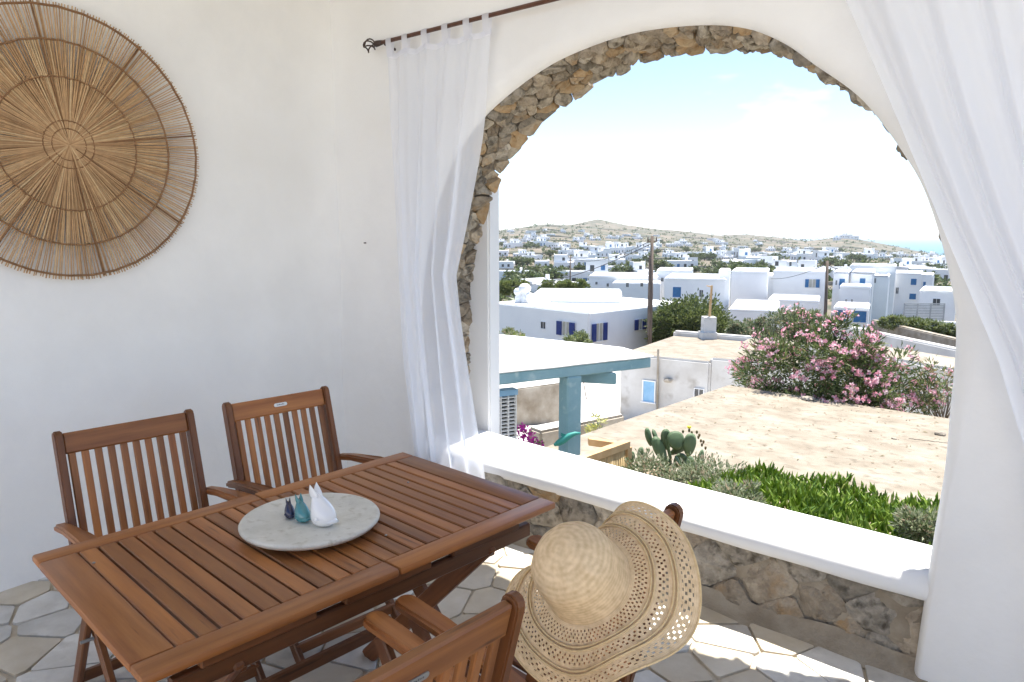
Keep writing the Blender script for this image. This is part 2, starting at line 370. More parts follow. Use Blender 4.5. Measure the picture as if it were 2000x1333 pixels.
for R_ in (40, 900, 2500, 6000, 12000):
    for q in range(n): a = 2 * math.pi * q / n; mb.v.append((R_ * math.cos(a), R_ * math.sin(a), -46.0))
for j in range(4):
    for q in range(n): mb.face((j * n + q, (j + 1) * n + q, (j + 1) * n + (q + 1) % n, j * n + (q + 1) % n))
tag(mb.build('sea', pmat('sea_water', (.06, .165, .22), (.08, .20, .255), .004, .7, .2, .08, spec=.1, bdist=1.0)), kind='structure')

# ------------------------------------------------------------------ terrace: floor, ceiling, walls
XA = -3.65                                           # face of the side wall
mb = MB(); mb.box((-4.0, -9.5, -1.95), (10.5, 0, 0), (0, 9.93, 0), (0, 0, 1.945)); floor = tag(mb.build('terrace_floor', GROUT), kind='structure')
mb = MB(); mb.box((-3.9, -9.45, -.02), (10.3, 0, 0), (0, 6.1, 0), (0, 0, .026)); mb.box((.95, -3.34, -.02), (5.4, 0, 0), (0, 3.3, 0), (0, 0, .026))
mb.build('bounce_paving', PAVE2, floor)  # pale floor added out of view so sunlight bounces warm into the room
mb = MB(); mb.box((-4.0, -2.75, 3.1), (4.9, 0, 0), (0, 3.18, 0), (0, 0, .25)); tag(mb.build('ceiling', PLASTER), kind='structure')
mb = MB(); mb.box((-4.0, -7.9, -.01), (10.2, 0, 0), (0, .4, 0), (0, 0, 3.0)); tag(mb.build('bounce_wall', PLASTER), 'whitewashed bounce wall added out of view behind the dining terrace', 'wall')  # unseen white wall, added behind the camera to bounce sunlight indoors
fp_ = []
for k in range(6000):
    p = (random.uniform(XA - .1, 1.0), random.uniform(-3.4, .1)); dmin = .10 + .17 * (.5 + .5 * noise.noise(Vector((p[0] * 1.7, p[1] * 1.7, 4))))
    if all(abs(p[0] - q_[0]) * .8 + abs(p[1] - q_[1]) > dmin for q_ in fp_): fp_.append(p)
cells = voronoi(fp_, XA - .02, .9, -3.3, .03)
for c in cells:
    cx = sum(p[0] for p in c) / len(c); cyy = sum(p[1] for p in c) / len(c)
    stone('paving_stone', floor, c, lambda a, b, h: Vector((a, b, h)), random.uniform(.006, .010), PAVE2 if random.random() < .40 else PAVE, .008, random.uniform(.004, .010), .0006, True, .06)
# side wall: gently uneven plaster
mb = MB(); ny_, nz_ = 60, 36
for j in range(nz_ + 1):
    for i in range(ny_ + 1):
        y, z = -5.2 + 5.24 * i / ny_, -.02 + 3.14 * j / nz_
        x = XA + .012 * noise.noise(Vector((y * .9, z * .9, 2))) + .004 * noise.noise(Vector((y * 3, z * 3, 5)))
        cy_ = max(0, (y + .16) / .16); x += .05 * cy_ * cy_          # coved corner
        mb.v.append((x, y, z))
for j in range(nz_):
    for i in range(ny_): a = j * (ny_ + 1) + i; mb.face((a, a + 1, a + ny_ + 2, a + ny_ + 1))
mb.box((XA - .35, -5.2, -.02), (.3, 0, 0), (0, 5.6, 0), (0, 0, 3.14))
tag(mb.build('side_wall', PLASTER, smooth=False), 'uneven white plastered wall behind the dining table', 'wall')
bpy.data.objects['side_wall'].data.polygons.foreach_set('use_smooth', [k < ny_ * nz_ for k in range(len(mb.f))])
np_ = pyw(712, 475, -.02); mb = MB(); mb.tube([np_ + Vector((0, .04, 0)), np_ - Vector((0, .004, 0))], .004, 6); tag(mb.build('wall_nail', IRON), 'small dark nail in the wall beside the left curtain', 'nail')

# arch outline in the plane of the wall, from the left foot over the top to the right foot
ARCH = [(-2.95, -.02), (-2.95, .5), (-2.95, 1.0), (-2.925, 1.35), (-2.85, 1.65), (-2.72, 1.93), (-2.58, 2.10), (-2.40, 2.235), (-2.16, 2.35), (-1.92, 2.425), (-1.63, 2.462), (-1.35, 2.45),
        (-1.12, 2.40), (-.956, 2.318), (-.832, 2.216), (-.6555, 2.066), (-.498, 1.85), (-.418, 1.695), (-.3425, 1.46), (-.306, 1.245), (-.30, .9), (-.303, .635), (-.318, .35), (-.335, -.02)]
def resample(pts, step):
    P = catmull([Vector((a, 0, b)) for a, b in pts], 8); out = [P[0]]; acc = 0
    for i in range(1, len(P)):
        a, b = P[i - 1], P[i]; l = (b - a).length; pos = 0
        while acc + (l - pos) >= step:
            pos += step - acc; acc = 0; out.append(a + (b - a) * (pos / l))
        acc += l - pos
    out.append(P[-1]); return out
AP = resample(ARCH, .035); NA = len(AP)
AN = []                                              # outward normals (into the masonry)
for i in range(NA):
    t = (AP[min(i + 1, NA - 1)] - AP[max(i - 1, 0)]).normalized(); AN.append(Vector((-t.z, 0, t.x)))
if AN[NA // 2].z < 0: AN = [-k for k in AN]
def at_s(s):
    k = max(0, min(NA - 1.001, s / .035)); i = int(k); w = k - i
    return AP[i].lerp(AP[i + 1], w), AN[i].lerp(AN[i + 1], w).normalized()
X0, X1, ZT, YO = XA - .1, 1.3, 3.12, .43
def rect_hit(p):
    c = Vector((-1.63, 0, 1.2))
    if p.z <= 1.2: return Vector((X0 if p.x < c.x else X1, 0, p.z))
    d = p - c; ks = []
    if d.x < -1e-6: ks.append((X0 - c.x) / d.x)
    if d.x > 1e-6: ks.append((X1 - c.x) / d.x)
    if d.z > 1e-6: ks.append((ZT - c.z) / d.z)
    return c + d * min(ks)
mb = MB(); RR = .085
loops = []
def rad_i(p): return .03 + (RR - .03) * (min(1, max(0, (p.z - .7) / .6)) if p.x > -1.6 else 1)
for k in range(8):
    a = math.pi / 2 * k / 7; loops.append([AP[i] + AN[i] * (rad_i(AP[i]) * (1 - math.cos(a)) + .006 * noise.noise(AP[i] * 3)) + Vector((0, .06 - .07 * math.sin(a), 0)) for i in range(NA)])
for k in (.12, .3, .6, 1.0):
    loops.append([(loops[7][i].lerp(rect_hit(AP[i] + AN[i] * RR) + Vector((0, loops[7][i].y, 0)), k)) + Vector((0, .006 * noise.noise(AP[i] * 2 + Vector((k * 4, 0, 0))), 0)) for i in range(NA)])
def bulge(p):
    sx = min(1, max(0, (p.x + .62) / .35)); sz = 1 - min(1, max(0, (p.z - .5) / 1.0)); return p + Vector((0, -.06 * sx * sx * (3 - 2 * sx) * sz * sz * (3 - 2 * sz), 0))
loops = [[bulge(p) for p in lp] for lp in loops]
for lp in loops: mb.v += [tuple(p) for p in lp]
NL = len(loops)
for k in range(NL - 1):
    for i in range(NA - 1): mb.face((k * NA + i, (k + 1) * NA + i, (k + 1) * NA + i + 1, k * NA + i + 1))
b0 = len(mb.v)                                       # corner fillers, then the outer face
for cxx in (X0, X1):
    side = [rect_hit(AP[i] + AN[i] * RR) for i in range(NA)]
    s_ = [p for p in side if abs(p.x - cxx) < 1e-4 and p.z > 1.3]; t_ = [p for p in side if abs(p.z - ZT) < 1e-4]
    if s_ and t_:
        a = max(s_, key=lambda p: p.z); b = min(t_, key=lambda p: abs(p.x - cxx)); mb.poly([a + Vector((0, -.01, 0)), Vector((cxx, -.01, ZT)), b + Vector((0, -.01, 0))])
o0 = len(mb.v)
for i in range(NA): mb.v.append(tuple(AP[i] + AN[i] * .02 + Vector((0, YO, 0))))
for i in range(NA): mb.v.append(tuple(rect_hit(AP[i] + AN[i] * RR) + Vector((0, YO, 0))))
for i in range(NA - 1): mb.face((o0 + i, o0 + i + 1, o0 + NA + i + 1, o0 + NA + i))
arch = mb.build('arched_wall', PLASTER, smooth=True)
tag(arch, 'white plastered wall with wide arched opening lined with rough stone', 'wall')
mb = MB()                                            # bedding mortar on the underside of the arch
MC = 15
for i in range(0, NA):
    for k in range(MC + 1):
        y = .045 + (YO + .01 - .045) * k / MC; nn_ = noise.noise(Vector((i * .035 * 11, y * 11, 3))) + .5 * noise.noise(Vector((i * .035 * 27, y * 27, 6)))
        mb.v.append(tuple(AP[i] + AN[i] * (.012 - .016 * nn_ + .022 * min(1, max(0, (AP[i].x + .95) / .5))) + Vector((0, y, 0))))
for i in range(NA - 1):
    for k in range(MC): a = i * (MC + 1) + k; mb.face((a, a + 1, a + MC + 2, a + MC + 1))
mb.build('mortar', MORTAR, arch)
SL = (NA - 1) * .035
cells = voronoi(jitter_grid(.25, SL - .25, .055, .47, 92, 4, .46), .2, SL - .2, .058, .47)
for c in cells:
    top = max(p[1] for p in c) > .44
    ext = random.uniform(0, .055) if top else 0
    if top: c = [(a, b + ext if b > .44 else b) for a, b in c]
    def mp_(a, b, h):
        p, nrm = at_s(a); h -= .032 * min(1, max(0, (p.x + .95) / .5)); return p - nrm * h + Vector((0, b, 0))
    stone('stone', arch, c, mp_, random.uniform(.004, .034) if not top else random.uniform(.0, .03), pick_stone(), .05, .0025, .009, False, .16)
# parapet under the arch: stone face and a thick whitewashed sill
par = thing('parapet', (-1.6, .1, 0), 'low stone parapet under the arch capped by a thick whitewashed sill', 'parapet')
mb = MB(); mb.box((-1.45, -.075, -.01), (2.75, 0, 0), (0, .32, 0), (0, 0, .36)); core = mb.build('mortar_core', MORTAR, par); core.location = (0, 0, 0)
for v in core.data.vertices: v.co = v.co + Vector((0, 0, 0))
core.data.transform(Matrix.Translation((.1, 0, 0))); core.data.transform(Matrix.Translation((0, 0, 0)))
mb = MB()
for i in range(101):
    for k in range(17):
        x, z = -2.95 + 2.67 * i / 100, -.01 + .34 * k / 16; nn_ = noise.noise(Vector((x * 10, z * 13, 3))) + .6 * noise.noise(Vector((x * 26, z * 26, 6)))
        mb.v.append((x + 1.6, .019 - .011 * nn_ - .1, z))
for i in range(100):
    for k in range(16): a = i * 17 + k; mb.face((a, a + 17, a + 18, a + 1))
mb.build('pointing', MORTAR, par, smooth=True)
def par_map(a, b, h): return Vector((a + 1.6, .022 - h - .1, b))
cells = voronoi(jitter_grid(-2.95, -.28, -.02, .34, 13, 3, .49), -2.95, -.28, -.01, .325)
for c in cells: stone('stone', par, c, par_map, random.uniform(.008, .028), random.choice((STONE2, STONE, STONE2, STONE2, STONE, STONE3)), .03, .001, .007, False, .13)
mb = MB(); ns = 46; prof_n = 12                       # sill
def outer_y(x): return lerp_tab([-2.95, -2.7, -1.6, -.33, .2], [.47, .45, .36, .30, .28], x)
def inner_y(x): return lerp_tab([-2.95, -2.4, -1.2, -.33, .2], [.012, -.005, -.040, -.060, -.05], x) + .008 * noise.noise(Vector((x * 2.2, 0, 3)))
for i in range(ns + 1):
    x = -3.05 + 2.77 * i / ns; yi, yo = inner_y(x), outer_y(x); zt = .385 + .006 * noise.noise(Vector((x * 1.7, 4, 0))); zb = .30 + .008 * noise.noise(Vector((x * 3, 7, 0)))
    pr = [(yi + .05, zb - .01), (yi + .012, zb), (yi + .002, zb + .02), (yi, zb + .045), (yi + .006, zt - .026), (yi + .022, zt - .008), (yi + .05, zt), ((yi + yo) / 2, zt + .004), (yo - .03, zt), (yo - .006, zt - .015), (yo, zt - .05), (yo, -.6)]
    mb.v += [(x + 1.6, y - .1, z) for y, z in pr]
for i in range(ns):
    for k in range(prof_n - 1): a = i * prof_n + k; mb.face((a, a + prof_n, a + prof_n + 1, a + 1))
sill = mb.build('sill', WHITE, par, smooth=True)
mb = MB()                                             # cement fillet along the foot
for i in range(41):
    x = -2.95 + 2.67 * i / 40; w = .05 + .03 * noise.noise(Vector((x * 3, 1, 9))); hh = .03 + .02 * noise.noise(Vector((x * 4, 5, 2)))
    mb.v += [(x + 1.6, .0 - .1, hh + .03), (x + 1.6, -.02 - .1, hh), (x + 1.6, -.02 - w - .1, .012), (x + 1.6, -.05 - w - .1, .001)]
for i in range(40):
    for k in range(3): a = i * 4 + k; mb.face((a, a + 1, a + 5, a + 4))
mb.build('cement_fillet', MORTAR, par, smooth=True)
# slim outside pier beyond the left jamb
mb = MB(); mb.box((-3.6, .46, -1.9), (.82, 0, 0), (0, .11, 0), (0, 0, 3.85))
bm = bmesh.new(); me = mb.mesh('pier', WHITE); bm.from_mesh(me); bmesh.ops.bevel(bm, geom=[e for e in bm.edges], offset=.012, segments=2, affect='EDGES'); bm.to_mesh(me); bm.free()
tag(link(bpy.data.objects.new('outside_pier', me)), 'slim whitewashed pier standing outside against the left jamb of the arch', 'pier')

# ------------------------------------------------------------------ curtains and rod
RY, RZ = -.085, 2.63
rod = thing('curtain_rod', (-1.5, RY, RZ), 'dark brown iron curtain rod with scrolled finial above the arch', 'curtain rod')
mb = MB(); mb.tube([(-1.57, 0, 0), (2.2, 0, 0)], .0105, 10); mb.build('pole', ROD, rod, True)
mb = MB(); mb.tube([(-1.64, 0, 0), (-1.62, 0, 0), (-1.60, 0, 0), (-1.57, 0, 0)], [.006, .018, .016, .012], 8)
for s in (0, 1, 2, 3):
    a0 = s * math.pi / 2 + .4; path = []
    for k in range(9):
        t = k / 8; rr = .034 * math.sin(math.pi * min(1, t * 1.05)) + .004; path.append((-1.64 - .075 * t, rr * math.cos(a0 + t * 2.0), rr * math.sin(a0 + t * 2.0)))
    mb.tube(path, .0042, 5)
mb.build('finial', IRON, rod, True)
for bx in (-1.55, .30):
    mb = MB(); mb.tube([(bx, 0, -.012), (bx, .03, -.02), (bx, .105, -.03)], .007, 6); mb.tube([(bx, .10, -.075), (bx, .10, .02)], .011, 6); mb.build('bracket', IRON, rod)
def curtain(name, label, zs, lefts, rights, folds, amp, tabs, seed, y0=RY, ztop=2.575, see=VOILE):
    t = thing(name, ((lefts[0] + rights[0]) / 2, y0, zs[-1]), label, 'curtain', 'white voile curtains'); ox, oz = t.location.x, t.location.z
    mb = MB(); nu, nv = 150, 90
    for j in range(nv + 1):
        z = ztop + (zs[-1] - ztop) * j / nv
        l, r = lerp_tab(list(reversed(zs)), list(reversed(lefts)), z), lerp_tab(list(reversed(zs)), list(reversed(rights)), z)
        g = min(1, (ztop - z) / .5)
        for i in range(nu + 1):
            s = i / nu; ph = 2 * math.pi * folds * s + 1.3 * noise.noise(Vector((s * 3 + seed, z * .5, 0))) * g
            w = amp * (.35 + .65 * g) * (math.sin(ph) + .45 * math.sin(2.3 * ph + seed + z * .8)) + .03 * g * noise.noise(Vector((s * 2.2, z * .9, seed)))
            x = l + (r - l) * (s + .018 * g * math.sin(ph * 1.0 + .8)); x += .012 * g * noise.noise(Vector((z * 1.4, seed, s * 4)))
            sag = -.016 * abs(math.sin(math.pi * s * (tabs - 1))) if j == 0 else 0
            mb.v.append((x - ox, w, z - oz + sag))
    for j in range(nv):
        for i in range(nu): a = j * (nu + 1) + i; mb.face((a, a + nu + 1, a + nu + 2, a + 1))
    mb.build('cloth', see, t, True)
    for k in range(tabs):
        s = k / (tabs - 1); x = lefts[0] + (rights[0] - lefts[0]) * s - ox; hw = .021; x = min(max(x, lefts[0] - ox + hw), rights[0] - ox - hw); q = MB(); cz = RZ - oz
        path = [(.004, ztop - oz - .03), (.0125, cz - .02), (.0135, cz)] + [(.0135 * math.cos(a), cz + .0135 * math.sin(a)) for a in (.6, 1.2, math.pi / 2, 2.0, 2.6)] + [(-.0135, cz), (-.0125, cz - .02), (-.004, ztop - oz - .03)]
        for (yy, zz) in path: q.v += [(x - hw, yy, zz), (x + hw, yy, zz)]
        for i in range(len(path) - 1): q.face((2 * i, 2 * i + 1, 2 * i + 3, 2 * i + 2))
        q.build('tab', VOILET, t, True)
    q = MB(); m_ = 40                                 # stitched top hem
    for i in range(m_ + 1):
        s = i / m_; ph = 2 * math.pi * folds * s; x = lefts[0] + (rights[0] - lefts[0]) * s - ox; w = amp * .35 * (math.sin(ph) + .45 * math.sin(2.3 * ph + seed + ztop * .8)) - .003
        sag = -.016 * abs(math.sin(math.pi * s * (tabs - 1))); q.v += [(x, w, ztop - oz + sag), (x, w - .001, ztop - oz - .028 + sag)]
    for i in range(m_): q.face((2 * i, 2 * i + 1, 2 * i + 3, 2 * i + 2))
    q.build('hem', VOILET, t, True)
    return t
curtain('voile_curtain', 'sheer white tab-top curtain hanging in the corner beside the side wall', [2.6, 2.2, 1.75, 1.38, .9, .36, .03],
        [-3.03, -3.03, -3.01, -2.99, -2.96, -2.90, -2.88], [-2.30, -2.36, -2.47, -2.56, -2.47, -2.38, -2.34], 4.2, .024, 6, 1.0)
curtain('voile_curtain', 'white curtain swept aside over the right pillar of the arch', [2.6, 2.39, 2.0, 1.6, 1.2, .92, .5, .03],
        [-.80, -.705, -.53, -.35, -.165, -.07, .0, .03], [.02, .03, .08, .16, .28, .36, .36, .36], 4.6, .026, 7, 4.0, y0=-.115)

# ------------------------------------------------------------------ woven disc on the wall
disc = thing('woven_disc', (XA + .035, pyw(0, 0, 0).y * 0 - 2.81 + 1.325, 1.995), 'large round woven reed wall decoration with concentric rings', 'wall decoration')
RD = .60
def reeds(n, r0, r1, jit, x, th, seed):
    rnd = random.Random(seed); q = MB()
    for k in range(n):
        a = 2 * math.pi * (k + rnd.uniform(-.3, .3)) / n; ra, rb = r0, r1 + rnd.uniform(-jit, jit)
        d = Vector((0, math.cos(a), math.sin(a))); s = Vector((0, -d.z, d.y)); w = th * rnd.uniform(.8, 1.2); xo = x + rnd.uniform(-.002, .002)
        q.box(d * ra + s * (-w / 2) + Vector((xo, 0, 0)), d * (rb - ra), s * w, Vector((w, 0, 0)), rnd.choices((0, 1, 2, 3), (4, 3, 2, 2))[0])
    return q
tag(reeds(300, .02, .608, .003, .000, .0042, 1).build('long_reeds', REED, disc), kind='stuff')
tag(reeds(210, .02, .452, .004, .004, .0045, 2).build('middle_reeds', REED, disc), kind='stuff')
tag(reeds(130, .001, .30, .006, .008, .0045, 3).build('inner_reeds', REED, disc), kind='stuff')
for r_, w in ((.588, .0055), (.447, .0042), (.292, .0036), (.105, .003), (.07, .003)):
    q = MB(); pth = [(.012, (r_ + .0015 * math.sin(k * 2.9)) * math.cos(2 * math.pi * k / 72), (r_ + .0015 * math.sin(k * 2.9)) * math.sin(2 * math.pi * k / 72)) for k in range(73)]
    q.tube(pth, w, 6, cap=False); q.build('cane_ring', CANE, disc, True)
for k in range(8):
    a = math.pi / 4 * k + .16; q = MB(); q.tube([(.009, .03 * math.cos(a), .03 * math.sin(a)), (.009, .60 * math.cos(a + .01), .60 * math.sin(a + .01))], .0042, 6); q.build('spoke', CANE, disc, True)

# ------------------------------------------------------------------ table
LX, LF = .683, .730                                  # long direction in (right, ahead)
LV = (RV * LX + FV * LF).normalized(); SV = (RV * LF - FV * LX).normalized()
tcen = rf(-.576, 1.987, 0); TZ = .74
trot = math.atan2(LV.y, LV.x)
table = thing('dining_table', tcen, 'rectangular slatted acacia folding table on crossed trestle legs', 'table', rotz=trot)   # local x long, local y away from the near side (-y = near chairs)
HL, HW, TH = .63, .395, .022
YN = -1                                              # local -y faces the near chairs
for s in (-1, 1):
    for e in (0, 1):
        x0, x1 = (-HL, -.002) if e == 0 else (.002, HL)
        board('side_rail', table, (x0, s * (HW - .034), TZ - TH / 2), (x1, s * (HW - .034), TZ - TH / 2), (0, 1, 0), .068, TH, WOOD, .007)
for s in (-1, 1):
    board('end_rail', table, (s * (HL - .045), -HW + .069, TZ - TH / 2), (s * (HL - .045), HW - .069, TZ - TH / 2), (1, 0, 0), .09, TH, WOOD, .006)
nsl = 22; span = 2 * (HL - .091)
for k in range(nsl):
    x = -HL + .091 + span * (k + .5) / nsl
    board('slat', table, (x, -HW + .069, TZ - TH / 2 - .001), (x, HW - .069, TZ - TH / 2 - .001), (1, 0, 0), span / nsl - .0065, .02, WOOD, .003)
for s in (-1, 1):                                    # long under-rails and the wooden keepers that carry the top
    board('under_rail', table, (-HL + .07, s * (HW - .06), TZ - .085), (HL - .07, s * (HW - .06), TZ - .085), (0, 0, 1), .045, .024, WOODD, .004)
    for xk in (-HL + .27, 0, HL - .27):
        board('keeper', table, (xk - .14, s * (HW - .055), TZ - .043), (xk + .14, s * (HW - .055), TZ - .043), (0, 0, 1), .04, .03, WOODD, .004)
for s in (-1, 1):
    xb = s * .40
    board('leg', table, (xb - .016, -HW + .06, TZ - .075), (xb - .016, HW - .07, .0), (1, 0, 0), .026, .062, WOODD, .005, .0)
    board('leg', table, (xb + .016, HW - .06, TZ - .075), (xb + .016, -HW + .07, .0), (1, 0, 0), .026, .062, WOODD, .005, .0)
    board('cross_rail', table, (xb, -HW + .06, TZ - .105), (xb, HW - .06, TZ - .105), (0, 0, 1), .04, .022, WOODD, .004)
for s in (-1, 1): board('stretcher', table, (-.40, s * .22, .16), (.40, s * .22, .16), (0, 0, 1), .045, .022, WOODD, .004)
for (sx, sy) in ((-.53, .22), (-.17, .02), (.1, -.2), (.42, .1)):
    q = MB(); q.lathe([(.004, 0), (.004, .0015), (.002, .003)], 8, 0, (sx, sy, TZ - .001)); q.build('screw', STEEL, table)

# ------------------------------------------------------------------ chairs
def make_chair():
    t = thing('folding_armchair', (0, 0, 0), 'x', 'chair')
    hw = .222; ang = (Vector((0, -.30, .92)) - Vector((0, -.165, .40))); up = ang.normalized()
    def bk(s, x, o=0.0): 
        p = Vector((0, -.165, .40)) + ang * s; nrm = Vector((0, up.z, -up.y)); return Vector((x, 0, 0)) + p + nrm * o
    for s in (-1, 1):                                 # back posts with rounded heads
        bm = bmesh.new(); pr = []
        L_ = (bk(1, 0) - bk(-.06, 0)).length; w, th = .046, .026
        for k in range(7): a = math.pi * k / 6; pr.append((L_ / 2 - w / 2 + math.sin(a) * w / 2, math.cos(a) * w / 2))
        pr += [(-L_ / 2, -w / 2), (-L_ / 2, w / 2)]
        vv = [bm.verts.new((x, y, -th / 2)) for x, y in pr]; f = bm.faces.new(vv); ex = bmesh.ops.extrude_face_region(bm, geom=[f])
        bmesh.ops.translate(bm, vec=(0, 0, th), verts=[v for v in ex['geom'] if isinstance(v, bmesh.types.BMVert)])
        bmesh.ops.recalc_face_normals(bm, faces=bm.faces[:]); bmesh.ops.bevel(bm, geom=[e for e in bm.edges], offset=.004, segments=2, affect='EDGES')
        me = bpy.data.meshes.new('back_post'); bm.to_mesh(me); bm.free(); me.materials.append(WOODD); smooth_by_angle(me, 40)
        o = link(bpy.data.objects.new('back_post', me), t); x = up; z = Vector((1, 0, 0)); y = z.cross(x)
        o.matrix_local = Matrix((x, y, z)).transposed().to_4x4(); o.location = (bk(1, s * hw) + bk(-.06, s * hw)) / 2
    board('top_rail', t, bk(.91, -hw + .013), bk(.91, hw - .013), up, .074, .024, WOOD, .005)
    board('lower_rail', t, bk(.08, -hw + .013), bk(.08, hw - .013), up, .05, .022, WOOD, .004)
    for k in range(10):
        x = -hw + .013 + (2 * hw - .026) * (k + .5 + .0) / 10
        board('back_slat', t, bk(.10, x), bk(.86, x), (1, 0, 0), .0235, .014, WOOD, .003)
    for s in (-1, 1):                                 # arms
        bm = bmesh.new(); pr = []
        for k in range(9): a = math.pi * (k / 8) - math.pi / 2; pr.append((.195 + math.cos(a) * .032, math.sin(a) * .032))
        pr += [(.06, .029), (-.12, .022), (-.235, .020), (-.235, -.020), (-.12, -.022), (.06, -.029)]
        vv = [bm.verts.new((x, y, -.012 + .012 * math.cos(x * 7) )) for x, y in pr]; f = bm.faces.new(vv); ex = bmesh.ops.extrude_face_region(bm, geom=[f])
        bmesh.ops.translate(bm, vec=(0, 0, .026), verts=[v for v in ex['geom'] if isinstance(v, bmesh.types.BMVert)])
        bmesh.ops.recalc_face_normals(bm, faces=bm.faces[:]); bmesh.ops.bevel(bm, geom=[e for e in bm.edges], offset=.007, segments=3, affect='EDGES')
        me = bpy.data.meshes.new('armrest'); bm.to_mesh(me); bm.free(); me.materials.append(WOOD); smooth_by_angle(me, 45)
        o = link(bpy.data.objects.new('armrest', me), t); o.matrix_local = (Matrix.Rotation(rad(7), 3, 'X') @ Matrix(((0, -1, 0), (1, 0, 0), (0, 0, 1)))).to_4x4(); o.location = (s * (hw + .03), .0, .628)
        board('leg', t, (s * (hw + .024), .17, .63), (s * (hw + .024), -.24, .0), (1, 0, 0), .022, .045, WOODD, .004)
        board('leg', t, (s * (hw - .003 + .0), -.19, .44), (s * (hw - .003), .24, .0), (1, 0, 0), .022, .045, WOODD, .004)
        board('seat_rail', t, (s * (hw - .028), -.19, .408), (s * (hw - .028), .22, .425), (0, 0, 1), .04, .022, WOODD, .004)
        q = MB(); q.tube([(s * (hw + .05), -.02, .27), (s * (hw + .01), -.02, .27)], .006, 8); q.build('pivot_bolt', STEEL, t)
    for k in range(9):
        x = -hw + .045 + (2 * hw - .09) * k / 8
        board('seat_slat', t, (x, -.185, .434), (x, .235, .452), (1, 0, 0), .030, .015, WOODD, .003)
    for yy, zz in ((-.15, .40), (.19, .418)): board('seat_crossbar', t, (-hw + .04, yy, zz), (hw - .04, yy, zz), (0, 1, 0), .035, .02, WOODD, .003)
    board('floor_bar', t, (-hw - .02, -.20, .05), (hw + .02, -.20, .05), (0, 0, 1), .04, .02, WOODD, .003)
    board('floor_bar', t, (-hw, .20, .05), (hw, .20, .05), (0, 0, 1), .04, .02, WOODD, .003)
    return t
proto = make_chair()
def face_rot(v): return math.atan2(v.y, v.x) - math.pi / 2
CH = [((-1.428, 2.527), SV, 'wooden folding armchair without badge on the wall side of the table'),
      ((-1.0135, 2.955), SV, 'wooden folding armchair with small white badge on its top rail, near the corner curtain'),
      ((-.145, 1.09), -SV, 'wooden folding armchair seen from behind with grey metal badge on its top rail'),
      ((.263, 1.54), -SV, 'wooden folding armchair by the parapet with the straw hat on its back')]
chairs = []
for i, ((r, f), d, lab) in enumerate(CH):
    c = proto if i == 0 else copy_tree(proto); chairs.append(c)
    c.location = rf(r, f) + d * .30; c.rotation_euler = (0, 0, face_rot(d) + (rad(-1.5) if i == 0 else rad(-2) if i == 1 else 0)); tag(c, lab, 'chair', 'chairs around the dining table')
def badge(chair, front, mat, x=0.0, z=.0):
    up = Vector((0, -.135, .52)).normalized(); nrm = Vector((0, up.z, -up.y)) * (1 if front else -1); p = Vector((0, -.165, .40)) + Vector((0, -.135, .52)) * .91 + nrm * .0125
    q = MB(); pr = []
    for k in range(8): a = math.pi * k / 7 - math.pi / 2; pr.append((.022 + .0075 * math.cos(a), .0075 * math.sin(a)))
    pr += [(-x_, -y_) for x_, y_ in pr]
    a = Vector((1, 0, 0)); n = len(pr)
    q.v = [tuple(p + a * (x + u) + up * (z + v)) for u, v in pr] + [tuple(p + a * (x + u) + up * (z + v) + nrm * .002) for u, v in pr]
    q.face(tuple(range(n, 2 * n)))
    for k in range(n): q.face((k, (k + 1) % n, n + (k + 1) % n, n + k))
    b = q.build('badge', mat, chair); q = MB()
    for k in range(7):
        h = (.0035, .005, .0035, .003, .0045, .003, .0035)[k]; q.box(p + a * (x - .016 + k * .005) + up * (z - .0018) + nrm * .0021, a * .0032, up * h, nrm * .0004)
    q.build('badge_lettering', INK, b)
badge(chairs[1], True, BADGEW, .0); badge(chairs[2], False, STEEL, -.02, -.012)

